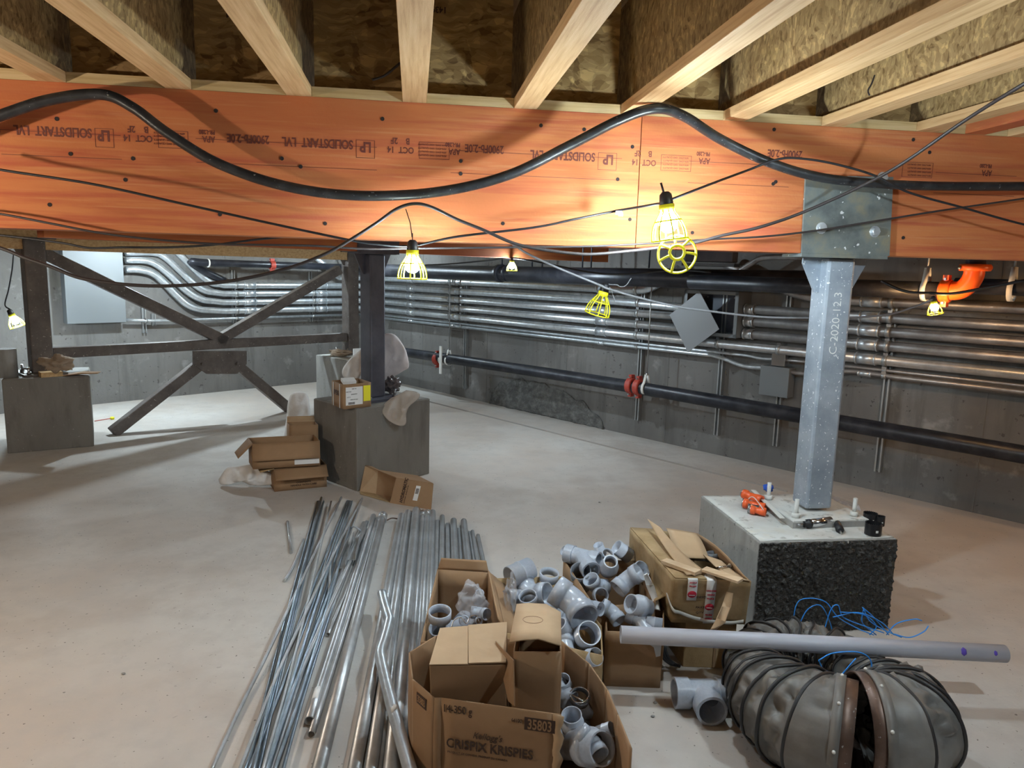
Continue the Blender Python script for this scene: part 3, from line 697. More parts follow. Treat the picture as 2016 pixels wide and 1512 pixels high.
def hanger(px, py, ytop, label, r=.056, off=OP, mt=m_strap, rodtop=1.55):
    p = onpipe(px, py) if off == OP else wr(px, py, off)
    h = thing('pipe_hanger', label, 'pipe hanger', p + V((0, 0, .1)), 'pipe hangers')
    ring = [p + (nR * math.cos(a) + V((0, 0, 1)) * math.sin(a)) * (r + .006) for a in [math.pi * (-.5) + 2 * math.pi * k / 20 for k in range(20)]]
    top = p + V((0, 0, r + .065))
    pts = [top + nR * .012] + [p + (nR * math.cos(a) + V((0, 0, 1)) * math.sin(a)) * (r + .005) for a in [math.pi * .3 - k * math.pi * 1.6 / 14 for k in range(15)]] + [top - nR * .012]
    g = MB(); grid = [[q - dR * .013, q + dR * .013] for q in pts]; g.sheet(grid, .004); g.build('strap_loop', mt, h)
    MB().cyl(top - V((0, 0, .01)), V((top.x, top.y, rodtop)), .005, 8).build('threaded_rod', m_strut, h)
    MB().cyl(top - V((0, 0, .004)), top + V((0, 0, .010)), .011, 6).build('nut', m_steel, h)
hanger(884, 709, 560, 'silver strap hanger on the lower black pipe beside the white collar')
hanger(1272, 764, 560, 'silver strap hanger on the lower black pipe beside the twin red clamps')
p = onpipe(877, 708); m = MB(); m.bar(p - V((0, 0, .16)) + nR * .07, p + V((0, 0, .16)) + nR * .07, .04, .012, nR)
tag(m.build('strut_bracket', m_strap), 'white upright bracket plate at the left clamp of the lower black pipe', 'bracket')

# upper black pipe and the parts above it
OU = .5
t = thing('fire_pipe', 'thick black pipe high along the right wall, behind the yellow cage lamps', 'pipe', Rw(4, OU, 1.47), 'black iron pipes')
MB().tube([Rw(.6, OU, 1.462), Rw(4, OU, 1.468), Rw(6.55, OU, 1.48)], .075, 20).build('pipe_body', m_blackpipe, t)
MB().tube([wr(985, 538, OU) - dR * .03, wr(985, 538, OU) + dR * .03], .088, 20).build('grooved_collar', m_blackpipe, t)
MB().tube([wr(1000, 538, OU) - dR * .012, wr(1000, 538, OU) + dR * .012], .083, 20).build('grooved_collar', m_blackpipe, t)
for px in (988, 1047, 1067, 1146, 1163, 1277):
    p = wr(px, 540, OU); g = MB(); g.cyl(p + V((0, 0, .05)), V((p.x, p.y, 1.9)), .007, 8)
    tag(g.build('threaded_rod', m_blackpipe), 'dark rod over the black pipe, ' + {988: 'left of the far lamp', 1047: 'first one right of the far lamp', 1067: 'second one right of the far lamp', 1146: 'left of the close pair above the unlit cage', 1163: 'right of the close pair above the unlit cage', 1277: 'thick one under the brightest lamp'}[px], 'rod', 'threaded rods over the high pipe')
OQ = .75
t = thing('fire_pipe', 'dark iron pipe with an orange elbow at the upper right', 'pipe', wr(1800, 570, OQ), 'black iron pipes')
A_ = wr(1690, 566, OQ); B_ = wr(1850, 573, OQ)
MB().tube([A_ - dR * 1.2, B_], .052, 20).build('pipe_body', m_blackpipe, t)
el = [wr(1850, 573, OQ), wr(1872, 573, OQ), wr(1893, 570, OQ), wr(1908, 558, OQ), wr(1917, 542, OQ), wr(1919, 524, OQ)]
MB().tube(smooth_pts(el, 4), .052, 20).build('orange_elbow', m_orange, t)
clampr(t, wr(1862, 573, OQ), dR, .050, m_orange)
p = wr(1920, 527, OQ)
o = MB().lathe([(.03, -.02), (.075, -.018), (.082, -.006), (.082, .006), (.075, .018), (.03, .02)], p).build('elbow_collar', m_orange, t)
for s in (-1, 1): MB().ball(p + (RT * s * .085), .012, 8, 6).build('collar_bolt', m_chrome, o)
MB().cyl(p, V((p.x, p.y, 1.70)), .050, 16).build('riser', m_blackpipe, t)
t = thing('fire_pipe', 'dark iron pipe behind the orange elbow, running off the right edge', 'pipe', wr(1950, 565, .55), 'black iron pipes')
MB().tube([wr(1880, 562, .55), wr(2016, 572, .55) + dR * 2], .045, 16).build('pipe_body', m_blackpipe, t)
for px, lab in ((1822, 'pale strap hanger left of the orange elbow'), (1992, 'pale strap hanger at the right edge, past the orange elbow')):
    OO = OQ if px < 1900 else .55; p = wr(px, 572, OO); r = .056
    h = thing('pipe_hanger', lab, 'pipe hanger', p, 'pipe hangers'); top = p + V((0, 0, .13))
    pts = [top - nR * .012] + [p + (nR * math.cos(a) + V((0, 0, 1)) * math.sin(a)) * (r + .004) for a in [math.pi * .7 + k * math.pi * 1.6 / 14 for k in range(15)]] + [top + nR * .012]
    MB().sheet([[q - dR * .014, q + dR * .014] for q in pts], .004).build('strap_loop', m_strap, h); MB().cyl(top - V((0, 0, .02)), V((p.x, p.y, 1.75)), .006, 8).build('threaded_rod', m_strut, h)
# pipe on the left wall
t = thing('fire_pipe', 'dark pipe high on the left wall above the curved conduits', 'pipe', wl(550, 525, .3), 'black iron pipes')
MB().tube(smooth_pts([wl(440, 552, .06), wl(405, 535, .14), wl(376, 516, .27), wl(400, 517, .3), wl(450, 518.5, .3)], 4) + [wl(700, 527, .3) + dL * .1], .040, 16).build('pipe_body', m_blackpipe, t)
for px in (410,):
    p = wl(px, 518, .3); MB().tube([p - dL * .008, p + dL * .008], .046, 16).build('white_collar', m_strap, t)
clampr(t, wl(536, 522, .3), dL, .040)
h = thing('pipe_hanger', 'hooked strap hanger on the dark pipe left of the middle column', 'pipe hanger', wl(672, 522, .3), 'pipe hangers')
p = wl(672, 526, .3)
MB().tube(smooth_pts([p + V((0, 0, .16)), p + V((0, 0, .09)) + dL * .03, p + dL * .03 - V((0, 0, .02)), p - V((0, 0, .055)), p - dL * .03], 4), .007, 8).build('strap_loop', m_strap, h)
MB().cyl(p + V((0, 0, .15)), V((p.x, p.y, 1.8)), .005, 8).build('threaded_rod', m_strut, h)
# enclosures
t = thing('wall_enclosure', 'large pale grey metal enclosure on the left wall feeding the curved conduits', 'electrical box', wl(190, 635, 0), 'electrical boxes')
x0, x1 = sL(246, 600, .15), sL(131, 600, .15); z0 = wl(246, 635, .15).z
g = MB(); g.prism([Lw(x0, 0.001, z0), Lw(x1, .001, z0), Lw(x1, .147, z0), Lw(x0, .147, z0)], (0, 0, 1.66 - z0)); g.build('box_body', m_encl, t, bev=.003)
g = MB(); g.prism([Lw(x0 - .004, .148, z0 + .004), Lw(x1 + .004, .148, z0 + .004), Lw(x1 + .004, .153, z0 + .004), Lw(x0 - .004, .153, z0 + .004)], (0, 0, 1.64 - z0)); g.build('cover', m_encl, t, bev=.002)
t = thing('junction_box', 'open grey junction box with a dark backplate among the large conduits', 'electrical box', Rw((sJ0 + sJ1) / 2, .1, .98), 'electrical boxes')
zb, zt_ = wr(1400, 662, .2).z, wr(1400, 572, .2).z
g = MB()
for (a, b, c, d, e, f) in [(sJ0, sJ1, .001, .006, zb, zt_), (sJ0, sJ1, .006, .2, zb, zb + .006), (sJ0, sJ1, .006, .2, zt_ - .006, zt_), (sJ0, sJ0 + .006, .006, .2, zb, zt_), (sJ1 - .006, sJ1, .006, .2, zb, zt_),
                           (sJ0, sJ0 + .03, .196, .2, zb, zt_), (sJ1 - .03, sJ1, .196, .2, zb, zt_), (sJ0, sJ1, .196, .2, zb, zb + .03), (sJ0, sJ1, .196, .2, zt_ - .03, zt_)]:
    g.prism([Rw(a, c, e), Rw(b, c, e), Rw(b, d, e), Rw(a, d, e)], (0, 0, f - e))
g.build('box_body', m_encl, t)
g = MB(); g.prism([Rw(sJ0 + .03, .03, zb + .03), Rw(sJ1 - .03, .03, zb + .03), Rw(sJ1 - .03, .036, zb + .03), Rw(sJ0 + .03, .036, zb + .03)], (0, 0, zt_ - zb - .06)); bp_ = g.build('backplate', m_encin, t)
for a in (.25, .75):
    for b in (.15, .5, .85):
        q = Rw(sJ0 + (sJ1 - sJ0) * a, .036, zb + (zt_ - zb) * b); MB().cyl(q, q + nR * .006, .008, 8).build('screw', m_steel, bp_)
q = [wr(1377, 573, .24), wr(1416, 648, .27), wr(1354, 694, .27), wr(1318, 620, .24)]
g = MB(); g.panel(*q, t=.003); cp = g.build('box_cover_plate', m_encd, bev=.0008); tag(cp, 'loose grey cover plate hanging tilted in front of the open junction box', 'cover plate')
t = thing('junction_box', 'small grey box low on the right wall, left of the blue-grey column', 'electrical box', wr(1530, 780, 0), 'electrical boxes')
a, b = sR(1498, 720, .14), sR(1555, 720, .14); zb, zt_ = wr(1495, 776, .14).z, wr(1498, 719, .14).z
g = MB(); g.prism([Rw(a, .042, zb), Rw(b, .042, zb), Rw(b, .137, zb), Rw(a, .137, zb)], (0, 0, zt_ - zb)); g.build('box_body', m_encl, t, bev=.003)
g = MB(); g.prism([Rw(a, .138, zb), Rw(b, .138, zb), Rw(b, .141, zb), Rw(a, .141, zb)], (0, 0, zt_ - zb)); g.build('cover', m_encl, t, bev=.001)
p = wr(1535, 708, .09); g = MB(); g.box(p, (.11, .05, .10), rotz(AR)); tag(g.build('outlet_box', m_chrome, bev=.004), 'small bare metal outlet box above the small grey box', 'electrical box')
# equipment hanging above the high pipe
p = wr(1400, 512, .7)
t = thing('hanging_unit', 'dark boxy unit hanging behind the brightest lamp, under the beam', 'equipment', p, None)
g = MB(); g.box(p + V((0, 0, .05)), (.34, .20, .13), rotz(AR + 20)); g.build('unit_body', m_dark, t, bev=.006)
MB().box(p - V((0, 0, .035)), (.37, .23, .02), rotz(AR + 20)).build('unit_base', m_blackpipe, t)
pts = [wr(1455, 534, .2), wr(1480, 518, .2), wr(1500, 508, .2), wr(1530, 506, .2), wr(1580, 506, .2)]
t = MB().tube(smooth_pts(pts, 5), .022, 12).build('bent_conduit', m_dull); tag(t, 'warm-lit bent conduit just under the beam, left of the blue-grey column', 'conduit')
# rusty plate on the floor against the wall
g = MB(); a = zp(1425, 898); b = zp(1463, 902); up_ = V((0, 0, .20)) + nR * -.05
g.panel(a, b, b + up_, a + up_, .008); o = g.build('rusty_plate', m_rust, bev=.002); tag(o, 'small rusty metal plate leaning at the foot of the right wall', 'plate')
# rough patch at the foot of the right wall
g = []
n1, n2 = 60, 26
s0, s1 = sR(965, 790), sR(1190, 840)
for i in range(n1 + 1):
    row = []
    for j in range(n2 + 1):
        s = s0 + (s1 - s0) * i / n1; u = j / n2; top = .34 * (math.sin(math.pi * (i / n1) ** .75)) ** .5 * (1 + .25 * NZ.noise(V((i * .25, 2, 0))))
        z = .002 + top * u; row.append(Rw(s, .004 + .035 * max(0, NZ.noise(V((s * 9, z * 9, 4))) + .35 * NZ.noise(V((s * 26, z * 26, 7))) + .25) * (1 - .6 * u), z))
    g.append(row)
o = MB().sheet(g, .008).build('rough_render_patch', mat('rough_patch', (.115, .112, .105), .8, var=((.07, .068, .064), (.19, .185, .175)), vs=14, bump=1.5, bs=40)); tag(o, 'rough lumpy dark mortar patch at the foot of the right wall', 'mortar')

# ================================================ LAMPS AND CORDS
def lampgeo(t, R0, s=1.0, bm=None, cage=True, lit=True, tilt=None, socket=True):
    """hanging cage lamp at the frame of t: z=0 is the socket bottom, cage reaches down .115"""
    f = WF[t.name] @ (tilt or M.Identity(4)); X = lambda x, y, z: f @ V((x * s, y * s, z * s))
    if socket:
        o = MB().tube([X(0, 0, -.012), X(0, 0, .004), X(0, 0, .028), X(0, 0, .036)], [.019 * s, .021 * s, .018 * s, .010 * s], 16).build('socket', m_blk, t)
    c = MB()
    prof = [(.020, -.004), (.021, -.022), (.031, -.038), (.044, -.060), (.051, -.082), (.053, -.104)]
    c.tube([X(0, 0, -.001), X(0, 0, -.022)], .0225 * s, 20, rin=.019 * s)
    for k in range(8):
        a = 2 * math.pi * k / 8
        c.tube(smooth_pts([X(r * math.cos(a), r * math.sin(a), z) for r, z in prof], 3), .0026 * s, 6)
    for r, z in ((.038, -.049), (.053, -.104)):
        c.tube([X(r * math.cos(2 * math.pi * k / 28), r * math.sin(2 * math.pi * k / 28), z) for k in range(28)], .0028 * s, 6, closed=True)
    c.build('cage', m_yel, t)
    if lit:
        R3 = f.to_3x3()
        MB().lathe([(.001, .026), (.012, .024), (.014, .018), (.016, .006), (.024, -.008), (.028, -.024), (.025, -.040), (.014, -.051), (.001, -.054)], X(0, 0, -.03), R3 * s, 20).build('bulb', bm, t)
LG = 'yellow cage lamps'
def lamp(label, loc, key, col, s=1.0, r=(0, 0, 0), cage=True):
    t = thing('cage_lamp', label, 'lamp', M.Translation(loc) @ M.Rotation(r[1], 4, 'Y') @ M.Rotation(r[0], 4, 'X'), LG)
    lampgeo(t, None, s, bulb_mat('bulb_' + key, col, PW[key]) if key else None, lit=bool(key)); return t
DL = -.24                       # lamps hang a little in front of the beam
LA = pl(1312, 402, B(0, -.40, 0), BA); LB = pl(812, 492, B(0, -.20, 0), BA)
tA = thing('cage_lamp', 'brightest lit cage lamp, its lower guard swung open, near the blue-grey column', 'lamp', M.Translation(LA) @ M.Rotation(math.radians(-9), 4, 'Y'), LG)
lampgeo(tA, None, 1.18, bulb_mat('bulb_main', COOL, PW['main']))
# swung-open lower guard
c = MB(); ctr = pl(1333, 497, B(0, -.45, 0), BA); R_ = aim(-V((ctr - CP)) + V((0, 0, .3)))
def gx(x, y, z): return ctr + R_ @ V((x, y, z))
c.tube([gx(.025 * math.cos(a), .025 * math.sin(a), .0) for a in [2 * math.pi * k / 24 for k in range(24)]], .0055, 7, closed=True)
for k in range(7):
    a = math.radians(90 + k * 360 / 7 + 12)
    c.tube(smooth_pts([gx(r * math.cos(a), r * math.sin(a), z) for r, z in ((.027, 0), (.046, -.008), (.060, -.03), (.066, -.054))], 3), .0046, 6)
c.tube([gx(.066 * math.cos(a), .066 * math.sin(a), -.054) for a in [2 * math.pi * k / 30 for k in range(30)]], .0046, 6, closed=True)
c.build('open_guard', m_yel, tA)
MB().tube([tA.matrix_world @ V((-.004, 0, .034)), tA.matrix_world @ V((-.012, 0, .075))], .004, 8).build('hook', m_blk, tA)
tB = lamp('lit cage lamp in front of the middle column, hanging from a wire', LB, 'mid', COOL, 1.0)
hk = [LB + V((0, 0, .034)), LB + V((0, 0, .06)), pl(811, 466, B(0, -.2, 0), BA), pl(808, 440, B(0, -.15, 0), BA), pl(799, 412, B(0, -.1, 0), BA)]
MB().tube(hk, .0018, 6).build('hanging_wire', m_blk, tB)
LC = wr(1008, 513, 1.3); tC = lamp('small far lit lamp left of the unlit cage, above the pipes', LC, 'back', COOL, .8)
LD = pl(1189, 573, B(0, .35, 0), BA); tD = lamp('unlit empty yellow cage lamp in front of the steel conduits', LD, None, None, 1.06, r=(math.radians(6), math.radians(14)))
c = MB(); c.tube(smooth_pts([LD + V((.004, 0, .035)), LD + RT * .03 + UP * .03, LD + RT * .06 + UP * .028, LD + RT * .075 + UP * .02, LD + RT * .10 + UP * .025, LD + RT * .125 + UP * .06], 4), .0022, 6)
c.tube(smooth_pts([LD + V((.004, 0, .03)), LD + RT * .03 + UP * .012, LD + RT * .045 - UP * .03, LD + RT * .052 - UP * .055], 4), .0022, 6); c.build('hanging_wire', m_gcable, tD)
LE = wr(1838, 592, .95); tE = lamp('warm incandescent bulb lamp under the orange elbow at the right', LE, 'warm', WARM, .72, r=(0, math.radians(-14)))
LFp = fp(22, 622, -.1); LFp = yp(22, 618, 6.3); tF = lamp('lit cage lamp at the left edge beside the brown column', LFp, 'far_left', COOL, 1.15, r=(math.radians(12), math.radians(-16)))
# lamps of the same strings outside the picture; the one behind is added fill
for lab, loc, key, col in (('lit cage lamp on the string beyond the left edge of the photo', (-2.5, 1.55, 1.66), 'out_left', NEUT),
                           ('lit cage lamp high between the joists, above the picture on the right', (1.6, 1.3, 2.02), 'overhead', COOL),
                           ('added unseen cage lamp overhead behind the viewer, left side', (-.7, -.9, 1.9), 'behind', NEUT),  # added out of view to light the carton fronts gently
                           ('lit cage lamp hidden behind the beam at the far left corner', (-3.35, 6.9, 1.70), 'left', COOL),
                           ('lit cage lamp hidden behind the beam near the far corner', (-1.9, 8.6, 1.80), 'deep', COOL),
                           ('lit warm cage lamp beyond the right edge', (3.6, 3.0, 1.62), 'out_right', WARM)):
    lamp(lab, V(loc), key, col)
def cord(pts, r, mt, name, label, v=-.1, k=8, cat='cable', n=10, group='lamp cords'):
    P = [pl(q[0], q[1], B(0, q[2] if len(q) > 2 else v, 0), BA) for q in pts]
    o = MB().tube(smooth_pts(P, k), r, n).build(name, mt); return tag(o, label, cat, group)
cord([(-120, 275), (0, 228), (100, 196), (200, 186), (262, 212), (330, 262), (430, 322), (560, 366), (700, 385), (860, 378), (1000, 345), (1120, 287), (1220, 236, -.18), (1290, 214, -.22), (1345, 228, -.18), (1420, 275), (1520, 322), (1620, 350), (1750, 363), (1900, 367), (2120, 366)], .0185, m_cable, 'power_cable', 'thick black cable looping in waves across the orange beam', -.11, group=None, n=16)
cord([(-100, 312), (0, 334), (180, 362), (350, 399), (520, 437), (680, 471), (745, 481), (812, 484), (900, 466), (1050, 448), (1130, 432), (1215, 415), (1290, 402, -.36), (1310, 397, -.39), (1400, 362, -.3), (1470, 336), (1530, 314), (1575, 312), (1640, 322), (1720, 345), (1790, 379), (1900, 410), (2016, 442), (2120, 462)], .0045, m_blk, 'lamp_cord', 'thin black cord feeding the two nearest lit lamps', -.17)
cord([(2120, 105, -.95), (2016, 165, -.85), (1900, 237, -.6), (1750, 338, -.35), (1600, 410), (1500, 446), (1420, 464), (1361, 479), (1260, 492), (1176, 500), (1130, 499), (1060, 490), (1009, 478), (950, 452), (900, 432), (850, 408), (815, 401), (780, 412), (740, 440), (690, 472), (640, 500), (560, 530), (440, 555), (300, 563), (170, 550), (100, 525), (50, 508), (0, 488), (-100, 460)], .006, m_brcable, 'lamp_cord', 'dusty brown cord draped from the upper right down to the left edge', -.20)
cord([(840, 404), (900, 434), (960, 460), (1009, 481), (1040, 500), (1100, 528), (1180, 561), (1196, 568), (1250, 584), (1330, 603), (1400, 613), (1500, 624), (1600, 626), (1680, 625), (1750, 619), (1800, 604), (1835, 590)], .0050, m_gcable, 'lamp_cord', 'pale grey cord holding the unlit yellow cage', .30)
cord([(-100, 408), (0, 421), (100, 440), (200, 459), (300, 471), (420, 480), (520, 482), (620, 484), (720, 490), (830, 489), (1000, 487), (1160, 485), (1300, 478), (1400, 471), (1500, 466), (1600, 455), (1720, 436), (1850, 415), (2016, 391), (2120, 375)], .0042, m_brcable, 'lamp_cord', 'thin cord running level along the bottom of the orange beam', -.08)
cord([(-100, 455), (0, 463), (120, 478), (175, 488), (242, 487), (330, 487), (420, 482), (520, 470), (620, 462)], .0045, m_blk, 'lamp_cord', 'black cord sagging at the lower left edge of the beam', .25)
P = [yp(27, 500, 6.3), yp(24, 530, 6.3), yp(17, 570, 6.3), yp(10, 600, 6.3), LFp + V((0, 0, .035))]
tag(MB().tube(smooth_pts(P, 5), .006, 8).build('lamp_cord', m_blk), 'black cord dropping to the lit lamp at the left edge', 'cable', 'lamp cords')
P = [wr(1735, 553, .95), wr(1770, 570, .95), wr(1800, 576, .95), wr(1832, 577, .95), wr(1875, 578, .95), wr(1950, 565, .95), wr(2030, 550, .95), wr(2100, 540, .95)]
tag(MB().tube(smooth_pts(P, 5), .008, 8).build('lamp_cord', m_blk), 'black cord behind the orange elbow feeding the warm bulb', 'cable', 'lamp cords')
P = [wr(830, 522, .9), wr(880, 520, .9), wr(960, 513, .95), wr(1008, 508, 1.3), wr(1080, 520, 1.2), wr(1160, 536, 1.), wr(1230, 540, .9), wr(1330, 532, .8), wr(1400, 536, .8)]
tag(MB().tube(smooth_pts(P, 5), .007, 8).build('lamp_cord', m_blk), 'black cord above the high black pipe feeding the far lamp', 'cable', 'lamp cords')
p = pl(1218, 419, B(0, -.18, 0), BA); g = MB(); g.box(p, (.022, .013, .013), rotz(BA - 15)); g.box(p + V((.008, 0, -.005)), (.012, .014, .014), rotz(BA - 40)); tag(g.build('cord_connector', m_strap), 'small pale connector on the black cord left of the brightest lamp', 'connector')

# ================================================ CONDUIT AND ROD PILE ON THE FLOOR
def rod(name, label, pts, r, mt, cat, group=None, hollow=False, n=12, extra=None):
    """pts: (px, py, height of the axis)"""
    P = [zp(q[0], q[1], q[2]) for q in pts]
    c = sum(P, V()) / len(P)
    t = thing(name, label, cat, (c.x, c.y, 0), group)
    if len(P) > 2: P = smooth_pts(P, 5)
    MB().tube(P, r, n, rin=r * .84 if hollow else None).build('tube_body' if hollow else 'rod_body', mt, t)
    if extra == 'coupling':
        d = (P[1] - P[0]).normalized(); q = P[0] + d * .05
        MB().tube([q - d * .045, q + d * .045], r * 1.22, n).build('coupling', mt, t)
        MB().cyl(q + V((0, 0, r)), q + V((0, 0, r * 1.22 + .006)), .005, 8).build('set_screw', m_chrome, t)
    if extra == 'label':
        d = (P[-1] - P[0]).normalized(); q = P[0] + (P[-1] - P[0]) * .93
        MB().tube([q - d * .035, q + d * .035], r * 1.012, n).build('white_sticker', m_white, t)
    return t
G1 = 'thin rods fanned out on the floor'; lay = [0] * 40
thin = [((625, 987), (478, 1560), 'leftmost of the bright blue-grey bunch'), ((628, 987), (483, 1560), 'second of the left blue-grey bunch'), ((631, 988), (489, 1560), 'third of the left blue-grey bunch'),
        ((633, 979), (494, 1560), 'highest reaching of the left bunch'), ((637, 987), (500, 1560), 'right one of the left bunch'), ((652, 987), (505, 1560), 'single one between the left and middle bunches'),
        ((684, 986), (466, 1560), 'leftmost of the middle blue-grey bunch'), ((687, 986), (472, 1560), 'second of the middle blue-grey bunch'), ((690, 987), (511, 1560), 'third of the middle blue-grey bunch'),
        ((693, 987), (516, 1560), 'rightmost of the middle blue-grey bunch'), ((711, 988), (521, 1560), 'shorter of the right crossing pair'), ((689, 1038), (526, 1560), 'one beside the blue tape loop'),
        ((655, 1055), (532, 1560), 'one starting between the two bunches'), ((648, 1140), (498, 1575), 'one starting at mid length, left side'), ((661, 1130), (507, 1575), 'one starting under the channel offcuts'),
        ((640, 1180), (520, 1575), 'one starting low, right side'), ((668, 1150), (541, 1575), 'rightmost of the lower rods')]
rods = []
for i, (a, b, lb) in enumerate(thin):
    z = .0065 + .0125 * (i % 3)
    mt = m_rod if i not in (3, 5, 10, 12) else m_emt
    rods.append(rod('threaded_rod', 'thin metal rod on the floor, ' + lb, [(*a, z), ((a[0] + b[0]) / 2 + (6 if i % 2 else -4), (a[1] + b[1]) / 2, z + .004), (*b, z + .006)], .0058, mt, 'rod', G1, n=8))
rod('threaded_rod', 'long thin rod crossing over the bunches from upper right to the lower left', [(672, 979, .03), (622, 1084, .032), (560, 1215, .032), (520, 1300, .02), (470, 1400, .010), (410, 1530, .010)], .0068, m_emt, 'rod', G1, n=8)
rod('threaded_rod', 'long thin rod crossing the pile, far end topmost at the right', [(713, 981, .034), (655, 1095, .036), (598, 1215, .036), (545, 1330, .036), (478, 1500, .036), (455, 1560, .036)], .0068, m_emt, 'rod', G1, n=8)
rod('threaded_rod', 'short thin rod lying alone left of the pile', [(566, 1027, .008), (573, 1088, .008)], .008, m_emt, 'rod', G1)
rod('threaded_rod', 'short bent thin rod left of the blue-grey bunch', [(598, 1062, .010), (588, 1090, .008), (575, 1120, .008), (560, 1144, .008)], .007, m_emt, 'rod', G1)
rod('threaded_rod', 'short flat grey rod lying across the gap below the channel offcuts', [(653, 1098, .03), (649, 1120, .026), (648, 1180, .008)], .008, m_emt, 'rod', G1)
G2 = 'slim conduits with open near ends'
rod('slim_conduit_tube', 'slim conduit, its dark open end nearest the rod bunch', [(716, 1030, .013), (640, 1205, .013), (569, 1379, .013)], .0125, m_emt, 'conduit', G2, True)
rod('slim_conduit_tube', 'slim conduit with a coupling near its dark open end, second from the rods', [(722, 1028, .013), (650, 1205, .013), (562, 1447, .013)], .0120, m_emt, 'conduit', G2, True)
rod('slim_conduit_tube', 'slim conduit with the widest open end and a white sticker', [(735, 1016, .018), (685, 1180, .018), (609, 1419, .018)], .0165, m_emt, 'conduit', G2, True, extra='label')
rod('slim_conduit_tube', 'slim conduit ending just below the stickered one', [(743, 1021, .013), (700, 1170, .013), (613, 1446, .013)], .0125, m_emt, 'conduit', G2, True)
rod('slim_conduit_tube', 'slim conduit ending halfway down with an open end in the middle of the pile', [(728, 1027, .013), (690, 1140, .013), (646, 1249, .013)], .0080, m_emt, 'conduit', G2, True)
rod('slim_conduit_tube', 'slim dark conduit running off the bottom left of the couplings', [(719, 1040, .035), (640, 1215, .030), (560, 1400, .03), (505, 1560, .03)], .0095, m_emt, 'conduit', G2, True)
G3 = 'long conduits laid side by side'
rod('floor_conduit', 'large conduit alone left of the bent one, with a coupling at its far end', [(754, 1014, .024), (620, 1545, .024)], .0225, m_emt, 'conduit', G3, True, 16, 'coupling')
big = [((791, 1016), (690, 1560), .023, 'leftmost of the side-by-side row'), ((803, 1009), (724, 1560), .021, 'second of the side-by-side row'), ((812, 1008), (742, 1560), .011, 'slim one with a coupling, third of the row'),
       ((820, 1005), (766, 1560), .0255, 'widest one in the row, reaching highest'), ((832, 1009), (790, 1560), .017, 'fifth of the row, white-streaked'), ((842, 1008), (811, 1560), .0175, 'sixth of the row'),
       ((852, 1008), (832, 1560), .0185, 'seventh of the row'), ((861, 1027), (848, 1420), .014, 'eighth of the row, starting lower'), ((871, 1017), (866, 1400), .0150, 'ninth of the row, left of the small gap'),
       ((881, 1033), (886, 1380), .013, 'tenth of the row'), ((893, 1025), (906, 1380), .0195, 'eleventh of the row, a wide one behind the box flap'), ((903, 1042), (922, 1340), .011, 'twelfth of the row, slim'),
       ((913, 1026), (948, 1340), .0185, 'thirteenth of the row, the rightmost wide one'), ((924, 1048), (962, 1300), .009, 'fourteenth of the row, thin'), ((930, 1046), (975, 1300), .0105, 'fifteenth of the row'), ((941, 1054), (990, 1280), .0105, 'rightmost of the row')]
for i, (a, b, r, lb) in enumerate(big):
    rod('floor_conduit', 'grey conduit on the floor, ' + lb, [(*a, r + .001), (*b, r + .001)], r, m_emt, 'conduit', G3, True, 14, 'coupling' if i in (2, 4, 5) else None)
t = rod('bent_conduit', 'thick bent conduit lying on top of the conduit row, left of the large carton', [(752, 1168, .115), (757, 1190, .115), (765, 1217, .115), (766, 1226, .114), (757, 1262, .108), (750, 1283, .104), (751, 1303, .10), (768, 1375, .088), (800, 1490, .075), (825, 1575, .068)], .0205, m_galv, 'conduit', None, True, 18)
p = zp(776, 1395, .10); MB().ball(p, (.010, .022, .008), 10, 8, lambda d: 1 + .3 * NZ.noise(d * 2)).build('tape_scrap', m_strap, t)
# offcuts of strut channel
def offcut(a, b, label, z=.03):
    A = zp(*a, z); Bq = zp(*b, z); d = (Bq - A).normalized(); c = (A + Bq) / 2
    L_ = (Bq - A).length; R = aim(d, V((0, 0, 1))); g = MB()
    g.box(c - V((0, 0, .018)), (.041, .003, L_), R)
    s = R @ V((1, 0, 0))
    for k in (-1, 1): g.box(c + s * k * .0195, (.003, .038, L_), R)
    tag(g.build('channel_offcut', m_emt), label, 'metal offcut', 'strut channel offcuts')
offcut((672, 1112), (692, 1066), 'short channel offcut, the left darker one in the conduit pile', .045)
offcut((692, 1096), (704, 1052), 'short channel offcut, the right paler one in the conduit pile', .06)
P = [zp(690, 1040, .02), zp(697, 1037, .05), zp(707, 1042, .05), zp(711, 1047, .02)]
tag(MB().tube(smooth_pts(P, 4), .0045, 8).build('tape_loop', m_pvc), 'pale blue-grey tape loop over the rods at the far end', 'tape')
P = [zp(762, 1024, .03), zp(772, 1020, .035), zp(786, 1022, .02)]
tag(MB().tube(smooth_pts(P, 4), .004, 8).build('tie_wire', m_band), 'dark wire tie between the lone conduit and the row', 'wire')

